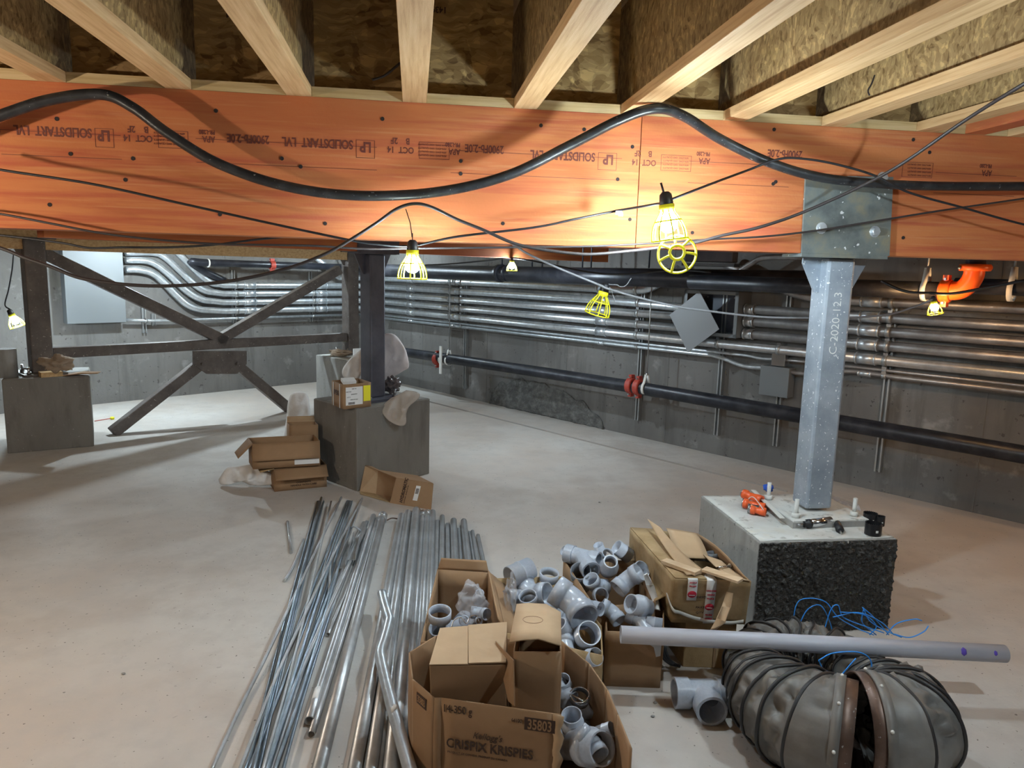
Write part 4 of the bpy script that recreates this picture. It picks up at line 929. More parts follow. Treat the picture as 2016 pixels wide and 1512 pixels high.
# ================================================ CARTONS
class Carton:
    def __init__(s, name, label, rim, hz, mt=m_card, th=.005, base=None, group=None, inset=.0, bottom=True, heights=None, gaps=()):
        """rim: floor-plan points; hz rim height; base floor height"""
        b0 = base or 0; s.rim = [V((p[0], p[1], 0)) for p in rim]; n = len(rim); s.h = heights or [hz] * n; s.b = b0
        c = sum(s.rim, V()) / n; s.c = c
        s.t = thing(name, label, 'box', (c.x, c.y, b0), group); g = MB()
        ar = sum(s.rim[i].cross(s.rim[(i + 1) % n]).z for i in range(n)); s.sg = 1 if ar > 0 else -1
        for i in range(n):
            if i in gaps: continue
            a, b = s.rim[i], s.rim[(i + 1) % n]; ha, hb = s.h[i], s.h[(i + 1) % n]
            nn = (b - a).cross(V((0, 0, 1))).normalized() * s.sg
            m_ = 8; grid = []
            for k in range(m_ + 1):
                u = k / m_; q = a.lerp(b, u); hh = ha + (hb - ha) * u
                bul = nn * (.006 * math.sin(math.pi * u)); row = []
                for j in range(5):
                    v = j / 4; row.append(q + bul * math.sin(math.pi * v) + V((0, 0, b0 + (hh - b0) * v)))
                grid.append(row)
            g.sheet(grid, th)
        if bottom: g.prism([p + V((0, 0, b0 + .001)) for p in s.rim], (0, 0, th))
        g.build('carton_body', mt, s.t)
        s.mt = mt
    def flap(s, i, L_, ang, mt=None, taper=.02, curl=0.0, u0=0, u1=1, th=.004):
        """flap on rim edge i; ang degrees above the outward horizontal"""
        n = len(s.rim); a, b = s.rim[i].copy(), s.rim[(i + 1) % n].copy(); a.z = s.h[i] + .001; b.z = s.h[(i + 1) % n] + .001
        a, b = a.lerp(b, u0), a.lerp(b, u1)
        nn = V(((b - a).y, -(b - a).x, 0)).normalized() * s.sg; e = (b - a).normalized(); grid = []
        for k in range(6):
            v = k / 5; an = math.radians(ang + curl * v); 
            d = nn * math.cos(an) + V((0, 0, math.sin(an)))
            base = (a, b) if k == 0 else (pa, pb)
            pa = a + e * taper * v + d * L_ * v; pb = b - e * taper * v + d * L_ * v
            grid.append([pa.lerp(pb, j / 4) for j in range(5)])
        MB().sheet(grid, th).build('flap', mt or s.mt, s.t); return s
    def face(s, i, u, z, off=.0105):
        n = len(s.rim); a, b = s.rim[i], s.rim[(i + 1) % n]; nn = V(((b - a).y, -(b - a).x, 0)).normalized() * s.sg
        bul = .006 * math.sin(math.pi * u) * math.sin(math.pi * min(1, max(0, (z - s.b) / (s.h[i] - s.b))))
        return a.lerp(b, u) + nn * (bul + .0028 + off * 0) + V((0, 0, z)), nn, (b - a).normalized()
def closedbox(name, label, bl, mt, parts=None, group=None):
    """bl: 8 corners bottom ccw then top ccw"""
    c = sum((V(p) for p in bl[:4]), V()) / 4; t = thing(name, label, 'box', c, group)
    MB().hexa([V(p) for p in bl[:4]], [V(p) for p in bl[4:]]).build('carton_body', mt, t, bev=.003); return t
def Z(px, py, h): p = zp(px, py, h); return (p.x, p.y)
# ---- the large open cereal carton in the foreground
rim = [Z(1105, 1407, .30), Z(869, 1374, .30), Z(855, 1374, .30), Z(812, 1337, .30), Z(806, 1285, .30), Z(858, 1252, .30), Z(1105, 1262, .30), Z(1160, 1307, .30), Z(1196, 1359, .30), Z(1216, 1407, .30), Z(1243, 1474, .30)]
big_c = Carton('cardboard_box', 'large open brown carton in the foreground printed with cereal names', rim, .30, m_card, .005, gaps=(10,))
a, b = V((*rim[0], 0)), V((*rim[1], 0))
def put(c, i, u, z, body, size, mt=m_ink, bold=.001, w=1.0, shear=0, align='CENTER', nm='printed_text', rev=False):
    p, nn, e = c.face(i, u, z); x = V((0, 0, 1)).cross(nn)
    if rev: x = V((0, 0, 1)) if rev == 1 else V((0, 0, -1))
    return text(body, size, mt, c.t, surf(p + nn * .0008, x, nn), nm, bold, shear, w, align=align)
fw = (a - b).length
put(big_c, 0, .86, .262, '14-350 g', .034, w=.72, bold=.0)
put(big_c, 0, .36, .262, '64100', .016, w=.75, bold=.0)
p, nn, e = big_c.face(0, .17, .262); g = MB(); g.box(p + nn * .0004, (.086, .0012, .038), M((V((0, 0, 1)).cross(nn), nn, V((0, 0, 1)))).transposed()); g.build('print_block', m_ink, big_c.t)
text('35803', .042, m_card, big_c.t, surf(p + nn * .0016 + V((0, 0, -.0145)), V((0, 0, 1)).cross(nn), nn), 'printed_text', .0008, w=.66, align='CENTER')
put(big_c, 0, .60, .196, "Kellogg's", .028, shear=.35, bold=.0, w=.85)
put(big_c, 0, .58, .158, 'CRISPIX KRISPIES', .040, bold=.0007, w=.84)
put(big_c, 0, .68, .140, 'PRODUCT OF CANADA  PRODUIT DU CANADA', .008, bold=0)
p, nn, e = big_c.face(2, .5, .262); g = MB(); g.box(p + nn * .0004, (.050, .0012, .034), M((V((0, 0, 1)).cross(nn), nn, V((0, 0, 1)))).transposed()); g.build('print_block', m_ink, big_c.t)
text('35803', .030, m_card, big_c.t, surf(p + nn * .0016 + V((0, 0, -.010)), V((0, 0, 1)).cross(nn), nn), 'printed_text', .0006, w=.55, align='CENTER')
for i, (bd, uu) in ((7, ("KELLOGG'S", .5)), (8, ('CRISPIX', .5))):
    q, nn, e = big_c.face(i, uu, .20); text(bd, .022, m_ink, big_c.t, surf(q - nn * .0068 + V((0, 0, .05)), -(V((0, 0, 1)).cross(nn)), -nn), 'printed_text', .0012, w=.6, align='CENTER')
# torn front edge
g = []
for k in range(14):
    u = k / 13; q = V((*rim[0], 0)) + (a - b).normalized() * (.004 + .006 * NZ.noise(V((k * .9, 1, 1)))); z = .02 + .28 * u
    g.append([q + V((0, 0, z)) - (a - b).normalized() * .03, q + V((0, 0, z)) + V((0, -.008, 0)) + (a - b).normalized() * .006 * math.sin(k * 2.1)])
MB().sheet(g, .003).build('torn_edge', m_card_l, big_c.t)
# two cartons inside it
def q3(px, py, h): return zp(px, py, h)
T = [q3(845, 1311, .385), q3(996, 1309, .38), q3(998, 1229, .39), q3(866, 1239, .39)]
Bm = [V((p.x + .012, p.y + .01, .10)) for p in T]
t = closedbox('cardboard_box', 'closed brown carton tilted inside the large foreground carton, left one', Bm + T, m_card)
e = T[1] - T[0]
MB().panel(T[0] + V((0, 0, .002)), T[0] + e * .50 + V((0, 0, .002)), T[3] + (T[2] - T[3]) * .42 + V((0, 0, .002)), T[3] + V((0, 0, .002)), .003).build('flap', m_card_l, t)
MB().panel(T[0] + e * .51 + V((0, 0, .004)), T[1] + V((0, 0, .006)), T[2] + V((0, 0, .004)), T[3] + (T[2] - T[3]) * .42 + V((0, 0, .004)), .004).build('flap', m_card_l, t)
T = [q3(1012, 1283, .42), q3(1104, 1283, .42), q3(1103, 1215, .42), q3(1024, 1215, .42)]
Bm = [V((p.x, p.y + .01, .06)) for p in T]
c_t = Carton('cardboard_box', 'tall narrow carton standing in the large foreground carton, lid bent up', [(p.x, p.y) for p in T], .42, m_card, .005, base=.06)
lid = [q3(1003, 1264, .455), q3(1030, 1260, .46), q3(1060, 1258, .462), q3(1104, 1271, .45)]; bk = [q3(1017, 1190, .45), q3(1040, 1188, .452), q3(1075, 1190, .455), q3(1104, 1206, .45)]
MB().sheet([[p.lerp(q, j / 4) for j in range(5)] for p, q in zip(lid, bk)], .004).build('lid_flap', m_card_l, c_t.t)
cc = q3(1049, 1222, .458); MB().tube([cc + V((.030 * math.cos(a_), .022 * math.sin(a_), .0032)) for a_ in [2 * math.pi * k / 30 for k in range(30)]], .0006, 4, closed=True).build('pencil_circle', m_inkl, c_t.t)
fl_ = [q3(975, 1262, .40), q3(1010, 1300, .405), q3(1012, 1390, .30), q3(1000, 1380, .30)]
MB().panel(*fl_, t=.004).build('torn_flap', m_card, c_t.t)
# ---- rear left open carton with upright flap
r2 = [Z(829, 1264, .25), Z(992, 1242, .25), Z(962, 1122, .30), Z(862, 1116, .30)]
c2 = Carton('cardboard_box', 'open carton left of the tall carton, its inside wall lit and back flap raised', r2, .27, m_card, .005, heights=[.25, .25, .29, .29])
c2.flap(2, .045, 78, m_card, .012); c2.flap(1, .08, -35, m_card, .02)
# ---- middle open carton
r3 = [Z(995, 1240, .27), Z(1186, 1285, .20), Z(1183, 1232, .235), Z(1106, 1135, .27), Z(972, 1139, .27)]
c3 = Carton('cardboard_box', 'open carton full of large grey fittings, behind the tall narrow carton', r3, .27, m_card_d, .005, heights=[.26, .19, .235, .27, .27])
c3.flap(4, .05, 60, m_card, .02)
# ---- rear open carton
p4 = [Z(1172, 1192, .27), Z(1290, 1180, .27), Z(1262, 1104, .27), Z(1110, 1104, .27)]
c4 = Carton('cardboard_box', 'open carton heaped with grey fittings, farthest back of the fitting cartons', p4, .27, m_card, .005, heights=[.262, .262, .27, .275])
c4.flap(1, .06, 20, m_card_d, .02)
# ---- right open carton
p5 = [Z(1189, 1350, 0), Z(1298, 1354, 0), Z(1300, 1296, 0), Z(1188, 1300, 0)]
c5 = Carton('cardboard_box', 'open carton with a torn white label, under the left end of the long grey pipe', p5, .215, m_card, .005)
q, nn, e = c5.face(0, .80, .15)
lab = [V((-.055, 0, .06)), V((.038, 0, .06)), V((.036, 0, -.02)), V((.020, 0, -.025)), V((.010, 0, .012)), V((-.018, 0, .030))]
xx = V((0, 0, 1)).cross(nn); MB().prism([q + xx * v.x + V((0, 0, v.z)) + nn * .0012 for v in lab], nn * .0006).build('torn_label', m_paper, c5.t)
# ---- big carton with tape, on a lower one
l0 = [zp(1344, 1313, 0), zp(1444, 1317, 0)]; ey = V((-.05, .32, 0))
low = closedbox('cardboard_box', 'worn lower carton beneath the red-taped carton, seen under the grey pipe', [l0[0], l0[1], l0[1] + ey, l0[0] + ey] + [p + V((0, 0, .185)) for p in (l0[0], l0[1], l0[1] + ey, l0[0] + ey)], m_card_d)
MB().prism([l0[0].lerp(l0[1], .58) + V((0, -.003, .004)), l0[0].lerp(l0[1], .63) + V((0, -.003, .004)), l0[0].lerp(l0[1], .63) + V((0, -.003, .183)), l0[0].lerp(l0[1], .58) + V((0, -.003, .183))], (0, .002, 0)).build('brown_tape', m_card, low)
TB = [zp(1329, 1139, .40), zp(1478, 1145, .40), zp(1372, 1052, .40), zp(1241, 1040, .40)]
BB = [zp(1322, 1224, .195), zp(1466, 1228, .195)]; BB += [BB[1] + (TB[2] - TB[1]), BB[0] + (TB[3] - TB[0])]
t = thing('cardboard_box', 'battered carton with red and white tape beside the right pedestal, top torn open', 'box', sum(BB, V()) / 4 - V((0, 0, .0)), None)
g = MB()
def crump(a, b, c, d, n=14, m_=8, amp=.007, t_=.005):
    gr = []
    for i in range(n + 1):
        row = []
        for j in range(m_ + 1):
            u, v = i / n, j / m_; p_ = a.lerp(b, u).lerp(d.lerp(c, u), v); ed = min(1, 6 * u, 6 * (1 - u), 6 * v, 6 * (1 - v))
            row.append(p_ + V((NZ.noise(p_ * 16), NZ.noise(p_ * 16 + V((5, 5, 5))), NZ.noise(p_ * 14 + V((9, 2, 2))))) * amp * ed)
        gr.append(row)
    return gr
g.sheet(crump(BB[0], BB[1], TB[1], TB[0]), .005); g.sheet(crump(BB[3], BB[0], TB[0], TB[3]), .005)
g.sheet(crump(BB[1], BB[2], TB[2], TB[1]), .005); g.sheet(crump(BB[2], BB[3], TB[3], TB[2]), .005)
g.sheet(crump(BB[0], BB[1], BB[2], BB[3]), .005); g.build('carton_body', m_card_d, t)
up = V((0, 0, 1))
# left half of the top stays closed, the right half is open
MB().sheet(crump(TB[0] + up * .003, TB[0].lerp(TB[1], .42) + up * .003, TB[3].lerp(TB[2], .40) + up * .006, TB[3] + up * .003, amp=.004), .004).build('top_flap', m_card_d, t)
def curvf(a, b, c, d, lift, nm='flap', mt=m_card_l):
    gr = []
    for i in range(9):
        u = i / 8; gr.append([a.lerp(b, u).lerp(d.lerp(c, u), j / 4) + up * lift * math.sin(math.pi * u) for j in range(5)])
    MB().sheet(gr, .004).build(nm, mt, t)
curvf(zp(1275, 1022, .46), zp(1352, 1132, .415), zp(1392, 1128, .41), zp(1300, 1038, .46), -.015)
curvf(zp(1312, 1040, .44), zp(1328, 1098, .40), zp(1396, 1100, .40), zp(1370, 1050, .43), .012)
curvf(zp(1372, 1050, .425), zp(1470, 1140, .41), zp(1462, 1148, .36), zp(1366, 1072, .36), .02, mt=m_card)
curvf(zp(1385, 1092, .41), zp(1440, 1138, .41), zp(1478, 1144, .405), zp(1420, 1104, .41), -.008, mt=m_card_l)
fn = (TB[1] - TB[0]).cross(TB[0] - BB[0]).normalized()
if fn.y > 0: fn = -fn
def onf(u, v, off=.004): return BB[0].lerp(BB[1], u).lerp(TB[0].lerp(TB[1], u), v) + fn * off
for k, (u, v0, w_) in enumerate(((.17, .55, .13), (.42, .02, .13))):
    gr = [[onf(u, v0, .007), onf(u + w_, v0, .007)], [onf(u, .75, .008), onf(u + w_, .75, .008)], [onf(u, 1.0, .006), onf(u + w_, 1.0, .006)]]
    gr.append([q + up * .006 + (TB[3] - TB[0]).normalized() * .004 for q in gr[-1]]); gr.append([q + (TB[3] - TB[0]).normalized() * (.10 if k == 0 else .07) + up * .002 for q in gr[-1]])
    tp = MB().sheet(gr, .0012).build('printed_tape', m_white, t)
    cu_ = onf(u + w_ / 2, .70 if k == 0 else .42, .0095); R_ = aim(fn)
    MB().lathe([(.0, .0006), (.0165, .0006), (.0165, 0), (0, 0)], cu_, R_, 24).build('red_emblem', m_red, tp)
    for dz in (-.003, .003): MB().box(cu_ + fn * .001 + up * dz, (.022, .0028, .0008), aim(fn)).build('emblem_bar', m_white, tp)
    for j, (dv, s_) in enumerate([(.17, 'FRAGILE'), (.25, 'HANDLE')] if k == 0 else [(.18, 'FRAGILE'), (.27, 'HANDLE'), (.36, 'WITH CARE'), (-.2, 'FRAGILE'), (-.29, 'HANDLE')]):
        text(s_, .0085, m_red, t, surf(onf(u + w_ / 2, (.70 if k == 0 else .42) + dv, .0098), V((1, 0, 0)), fn), 'red_text', .0004, align='CENTER', w=.8)
for u, v, s_ in ((.36, .62, 'DESC'), (.36, .38, 'PART'), (.36, .26, 'QTY')): text(s_, .014, m_ink, t, surf(onf(u, v, .0095), V((1, 0, 0)), fn), 'printed_text', .0003, align='CENTER')
st = [onf(-.02, .42, .008) + V((-.01, .12, .04)), onf(-.015, .36, .008), onf(.1, .27, .010), onf(.3, .16, .011), onf(.55, .08, .010), onf(.8, .06, .010), onf(.97, .10, .008)]
sp_ = smooth_pts(st, 4); MB().sheet([[p_ - up * .007, p_ + up * .007] for p_ in sp_], .0014).build('white_strap', m_strap, t)
gr = [[zp(1428, 1157, .365) + fn * .02, zp(1441, 1160, .365) + fn * .02], [zp(1418, 1180, .33) + fn * .03, zp(1436, 1182, .33) + fn * .03], [zp(1406, 1205, .28) + fn * .035, zp(1424, 1214, .28) + fn * .03], [zp(1396, 1226, .235) + fn * .03, zp(1408, 1226, .235) + fn * .03], [zp(1394, 1238, .22) + fn * .03, zp(1400, 1238, .22) + fn * .03]]
MB().sheet(gr, .0015).build('torn_strip', m_card_l, t)
gr = [[zp(1283, 1128, .36), zp(1290, 1124, .36)], [zp(1288, 1150, .31), zp(1304, 1150, .31)], [zp(1300, 1178, .26), zp(1312, 1176, .26)], [zp(1304, 1196, .23), zp(1316, 1198, .23)]]
MB().sheet([[p_ + V((-.035, -.02, 0)) for p_ in r_] for r_ in gr], .0015).build('printed_tape', m_white, t)
# things in and on it
def stick(a, b, w_, h_, label):
    g = MB(); g.bar(a, b, w_, h_, up); tag(g.build('wood_strip', m_ply, bev=.001), label, 'wood strip', 'plywood strips')
stick(zp(1307, 1104, .418), zp(1374, 1128, .418), .038, .014, 'short plywood strip on the closed half of the red-taped carton, left one')
stick(zp(1386, 1120, .424), zp(1458, 1144, .424), .040, .010, 'short plywood strip on the front rim of the red-taped carton, right one')
g = MB()
def oval(c, rx, ry, h_, label, rot_):
    g = MB(); pts = [c + rotz(rot_) @ V((rx * math.cos(a_), ry * math.sin(a_), 0)) for a_ in [2 * math.pi * k / 28 for k in range(29)]]
    g.sheet([[p_, p_ + up * h_] for p_ in pts], .003); tag(g.build('pipe_clamp_band', m_pvcd), label, 'clamp', 'grey clamp bands')
oval(zp(1368, 1100, .37), .045, .018, .035, 'grey oval clamp band in the opened carton, left one', -20)
oval(zp(1402, 1104, .37), .028, .018, .035, 'grey oval clamp band in the opened carton, beside the bolt', 15)
A_ = zp(1412, 1118, .41); B_ = zp(1436, 1114, .41); g = MB(); g.cyl(A_, B_, .004, 10); g.cyl(B_, B_ + (B_ - A_).normalized() * .005, .010, 6); tag(g.build('bolt', m_chrome), 'bright bolt lying across the opened red-taped carton', 'bolt')
# black straps beside the lower carton
for k in range(3):
    P = [zp(1300 + 4 * k, 1270, .10), zp(1304 + 5 * k, 1292, .06), zp(1318 + 4 * k, 1306, .03), zp(1338, 1312, .012 + .01 * k)]
    tag(MB().tube(smooth_pts(P, 4), .006, 8).build('black_strap', m_wear), ['leftmost', 'middle', 'rightmost'][k] + ' of the dark straps bunched left of the lower carton', 'strap', 'dark straps')
P = [zp(1432, 1315, .02), zp(1430, 1290, .06), zp(1436, 1272, .10), zp(1446, 1274, .11), zp(1452, 1290, .07)]
tag(MB().tube(smooth_pts(P, 5), .002, 6).build('wire_loop', m_gcable), 'pale wire loop in front of the lower carton', 'wire')

# ================================================ GREY FITTINGS
def bmesh_bool(A, adds, subs):
    """union of tubes minus their bores, evaluated once and shared by copies"""
    base = bpy.data.objects.new('tmp', A.mesh('tmp', m_pvc)); COL.objects.link(base); tmp = []
    for op, L_ in (('UNION', adds), ('DIFFERENCE', subs)):
        for x in L_:
            o = bpy.data.objects.new('tmp', x.mesh('tmp', m_pvc)); COL.objects.link(o); tmp.append(o)
            md = base.modifiers.new('b', 'BOOLEAN'); md.operation = op; md.object = o; md.solver = 'EXACT'
    me = bpy.data.meshes.new_from_object(base.evaluated_get(bpy.context.evaluated_depsgraph_get()))
    me.materials.clear(); me.materials.append(m_pvc)
    for p_ in me.polygons: p_.use_smooth = True
    for o in [base] + tmp: bpy.data.objects.remove(o)
    me.set_sharp_from_angle(angle=math.radians(32)); return me
def hubprof(L_, r, hub, hr):
    return [0, hub * .98, hub, L_ - hub, L_ - hub * .98, L_], [r * hr, r * hr, r, r, r * hr, r * hr]
def run(L_, r, hub, d, o=V()):
    z, rr = hubprof(L_, r, hub, 1.12); return MB().tube([o + V(d) * (q - L_ / 2) for q in z], rr, 28)
def m_wye(r, tee=False):
    L_ = r * 4.2; A = run(L_, r, r * 1.05, (0, 0, 1)); bd = V((1, 0, 1)).normalized() if not tee else V((1, 0, 0)); bl = r * (3.1 if not tee else 2.3)
    Bt = MB().tube([V(), bd * (bl - r), bd * (bl - r * .99), bd * bl], [r, r, r * 1.12, r * 1.12], 28)
    iA = MB().tube([V((0, 0, -L_)), V((0, 0, L_))], r * .92, 28); iB = MB().tube([V(), bd * bl * 1.5], r * .92, 28)
    return bmesh_bool(A, [Bt], [iA, iB])
def sweepfit(pts, r, hubs=True, n=28, hr=1.12, hl=.9):
    P = [V(p) for p in pts]; d0 = (P[0] - P[1]).normalized(); d1 = (P[-1] - P[-2]).normalized()
    Q = [P[0] + d0 * r * hl, P[0] + d0 * .01 * r, P[0]] + P[1:-1] + [P[-1], P[-1] + d1 * .01 * r, P[-1] + d1 * r * hl]
    R_ = [r * hr, r * hr, r] + [r] * (len(P) - 2) + [r, r * hr, r * hr]; I = [x * (.90 if x > r * 1.01 else .90) for x in R_]
    return MB().tube(Q, R_, n, rin=I)
def arc(R_, a0, a1, n=8): return [V((R_ * (1 - math.cos(math.radians(a))), 0, -R_ * math.sin(math.radians(a)))) for a in [a0 + (a1 - a0) * k / n for k in range(n + 1)]]
FM = {}
def fitmesh(kind):
    if kind in FM: return FM[kind]
    if kind == 'wye': me = m_wye(1.0)
    elif kind == 'tee': me = m_wye(1.0, True)
    else:
        if kind == 'elbow45': g = sweepfit(arc(2.0, 0, 45), 1)
        elif kind == 'elbow90': g = sweepfit(arc(1.6, 0, 90), 1)
        elif kind == 'coupling': g = MB().tube([V((0, 0, z)) for z in (-1.15, -.06, -.05, .05, .06, 1.15)], [1.0, 1.0, 1.05, 1.05, 1.0, 1.0], 30, rin=[.92, .92, .90, .90, .92, .92])
        elif kind == 'ring': g = MB().tube([V((0, 0, -.42)), V((0, 0, .42))], 1, 34, rin=.90)
        elif kind == 'reducer': g = MB().tube([V((0, 0, z)) for z in (-1.2, -.2, .25, 1.1)], [1.15, 1.15, .85, .85], 30, rin=[1.04, 1.04, .72, .72])
        elif kind == 'adapter': g = MB().tube([V((0, 0, z)) for z in (-1.3, -.45, -.44, .3, .31, 1.3)], [.9, .9, 1.14, 1.14, 1.0, 1.0], 30, rin=[.8, .8, .86, .86, .9, .9])
        me = g.mesh(kind, m_pvc)
    FM[kind] = me; return me
NM = dict(wye='wye_fitting', tee='tee_fitting', elbow45='elbow_fitting', elbow90='elbow_fitting', coupling='coupling_fitting', ring='ring_fitting', reducer='reducer_fitting', adapter='adapter_fitting')
def fit(kind, px, py, h, r, axis, label, group='grey plastic pipe fittings', spin=0, mt=None):
    """axis: direction the mesh's +Z points in the camera's own right/up/toward-viewer terms, turned into world once"""
    c = zp(px, py, h); d = RT * axis[0] + UP * axis[1] - FWD * axis[2]
    o = bpy.data.objects.new(NM[kind], fitmesh(kind)); COL.objects.link(o)
    o.matrix_world = M.Translation(c) @ (aim(d) @ M.Rotation(math.radians(spin), 3, 'Z')).to_4x4() @ M.Scale(r, 4); WF[o.name] = o.matrix_world
    return tag(o, label, 'pipe fitting', group)
# middle carton
fit('coupling', 1024, 1128, .285, .046, (-.80, -.22, .55), 'large grey coupling lying across the back left of the middle fitting carton')
fit('ring', 1081, 1134, .275, .040, (.1, .93, .3), 'flat grey ring with a small white sticker, back right of the middle fitting carton')
fit('elbow90', 1062, 1172, .225, .044, (.8, .3, .45), 'curved grey elbow under the flat ring, middle fitting carton', spin=60)
fit('coupling', 1010, 1175, .235, .030, (-.75, .2, .6), 'small grey coupling at the left wall of the middle fitting carton')
fit('ring', 1040, 1178, .25, .036, (-.2, .85, .5), 'tilted grey ring leaning behind the tall carton flap')
fit('elbow45', 1140, 1200, .275, .050, (.32, -.38, .86), 'biggest grey elbow, wide mouth facing the viewer right of the tall carton', spin=160)
fit('coupling', 1170, 1197, .27, .026, (.70, .05, .65), 'small grey coupling mouth right of the biggest elbow')
fit('coupling', 1152, 1253, .20, .043, (.25, .55, .80), 'dark-mouthed grey coupling below the biggest elbow')
fit('wye', 1118, 1252, .19, .030, (-.55, .75, .3), 'grey wye lying right of the tall carton, half hidden', spin=200)
fit('elbow45', 1120, 1290, .16, .030, (.55, -.6, .5), 'grey elbow low beside the tall carton edge')
fit('coupling', 1162, 1296, .165, .031, (.52, .45, .72), 'small grey coupling mouth above the torn corner of the middle carton')
fit('adapter', 1130, 1222, .14, .045, (.1, .9, .3), 'grey adapter deep in the middle fitting carton')
fit('tee', 1075, 1215, .10, .045, (.9, .1, .3), 'grey tee at the bottom of the middle fitting carton')
# rear carton
fit('wye', 1146, 1097, .305, .036, (.86, -.12, .5), 'grey wye at the back left corner of the rear heap, mouth facing right', spin=190)
fit('coupling', 1118, 1088, .30, .022, (-.75, .45, .35), 'small grey coupling poking out at the far left of the rear heap')
fit('reducer', 1200, 1113, .315, .034, (.02, .62, .75), 'grey reducer standing in the middle of the rear heap, round mouth up')
fit('coupling', 1181, 1082, .30, .023, (-.3, .8, .3), 'small grey coupling topmost at the back of the rear heap')
fit('ring', 1196, 1092, .31, .026, (.2, .7, .6), 'grey ring tucked behind the standing reducer')
fit('coupling', 1226, 1086, .31, .033, (-.72, .55, .2), 'grey coupling tilted at the top right of the rear heap')
fit('coupling', 1254, 1128, .29, .035, (.48, .62, .60), 'dark-mouthed grey coupling at the right of the rear heap')
fit('elbow45', 1226, 1150, .30, .034, (-.75, -.55, .4), 'glossy grey elbow lying across the front of the rear heap', spin=30)
fit('coupling', 1144, 1137, .25, .043, (-.1, .75, .65), 'black-mouthed coupling in the shadow at the left of the rear heap').data = MB().tube([V((0, 0, z)) for z in (-1.15, 1.15)], 1.0, 30, rin=.9).mesh('dark', m_pvcd)
fit('elbow45', 1168, 1148, .26, .030, (-.4, .7, .4), 'grey curved piece left of the glossy elbow', spin=80)
fit('ring', 1182, 1172, .25, .030, (.3, .2, .9), 'grey ring at the front wall of the rear carton')
# right carton
fit('adapter', 1259, 1193, .275, .036, (-.80, .33, .50), 'large grey adapter with a bead, pointing down right over the right fitting carton')
fit('elbow45', 1212, 1213, .235, .027, (.45, -.55, .7), 'grey elbow with a round dark mouth at the left of the right carton', spin=170)
fit('wye', 1262, 1222, .225, .027, (.85, -.35, .3), 'grey wye behind the left end of the long pipe', spin=200)
fit('coupling', 1288, 1228, .225, .025, (.9, -.1, .2), 'small grey coupling right of the wye above the long pipe')
fit('tee', 1240, 1235, .13, .036, (.7, .1, .3), 'grey tee deep in the right fitting carton')
# rear left carton
fit('ring', 866, 1211, .275, .041, (.05, .93, .35), 'wide grey ring standing upright in the rear left carton')
fit('coupling', 914, 1222, .25, .019, (.0, .25, .95), 'small round grey coupling facing the viewer in the rear left carton')
fit('elbow45', 952, 1208, .26, .020, (.65, .05, .75), 'small grey elbow at the right of the rear left carton', spin=170)
fit('reducer', 943, 1174, .27, .020, (.15, .8, .5), 'small grey reducer at the back right of the rear left carton')
fit('coupling', 942, 1222, .24, .013, (.2, .2, .95), 'tiny grey coupling between the small round ones')
fit('coupling', 868, 1246, .20, .034, (-.2, .6, .5), 'grey coupling below the wide ring, rear left carton')
fit('tee', 900, 1240, .13, .036, (.8, .1, .3), 'grey tee low in the rear left carton')
P = [zp(889, 1236, .25), zp(893, 1222, .27), zp(908, 1216, .285), zp(918, 1228, .27), zp(926, 1214, .28), zp(938, 1212, .27), zp(944, 1226, .25)]
tag(MB().tube(smooth_pts(P, 4), .0018, 6).build('spring_clip', m_chrome), 'bright bent wire clip among the small fittings of the rear left carton', 'clip')
# foreground carton
fit('coupling', 1110, 1350, .20, .026, (-.2, .7, .4), 'pale grey coupling half hidden by the tall carton, foreground carton')
o = fit('ring', 1142, 1374, .215, .030, (.15, .75, .6), 'clear dark ring with a wire clamp in the foreground carton'); o.data = MB().tube([V((0, 0, -.4)), V((0, 0, .4))], 1, 30, rin=.94).mesh('clear', m_pvcd)
fit('elbow45', 1112, 1372, .18, .030, (.7, -.3, .5), 'dull grey elbow behind the wire clamp, foreground carton')
fit('adapter', 1127, 1425, .20, .030, (-.1, .88, .45), 'grey cleanout adapter with a step, beside the torn edge')
fit('wye', 1150, 1405, .13, .026, (.5, .6, .4), 'dark grey wye in the shadow behind the adapter')
fit('adapter', 1158, 1470, .20, .046, (.55, .30, .75), 'biggest grey fitting at the bottom of the foreground carton')
fit('elbow45', 1172, 1474, .215, .026, (.35, -.35, .85), 'glossy grey elbow sitting inside the biggest fitting mouth', spin=150)
fit('coupling', 1191, 1440, .225, .021, (.70, .45, .35), 'small square-looking grey coupling right of the biggest fitting')
fit('tee', 1130, 1465, .08, .045, (.9, .1, .3), 'grey tee at the bottom of the foreground carton')
P = [zp(1122, 1362, .24), zp(1132, 1354, .25), zp(1150, 1355, .25), zp(1160, 1366, .245), zp(1150, 1382, .24), zp(1132, 1382, .24), zp(1122, 1368, .24)]
tag(MB().tube(smooth_pts(P, 3), .0016, 6).build('wire_clamp', m_chrome), 'bright wire clamp resting on the clear dark ring', 'clamp')
tag(MB().cyl(zp(1126, 1368, .235), zp(1148, 1380, .235), .0026, 8).build('clamp_screw', m_chrome), 'bright screw across the wire clamp', 'screw')
# tee on the floor
c = zp(1383, 1362, .058)
o = bpy.data.objects.new('tee_fitting', fitmesh('tee')); COL.objects.link(o)
ax = V((1, .04, 0)).normalized(); br = V((.22, -.97, 0)); br = (br - ax * br.dot(ax)).normalized(); c.z = .054
o.matrix_world = M.Translation(c) @ M((br, ax.cross(br), ax)).transposed().to_4x4() @ M.Scale(.0475, 4); tag(o, 'large grey tee lying alone on the floor between the right carton and the duct', 'pipe fitting', 'grey plastic pipe fittings')

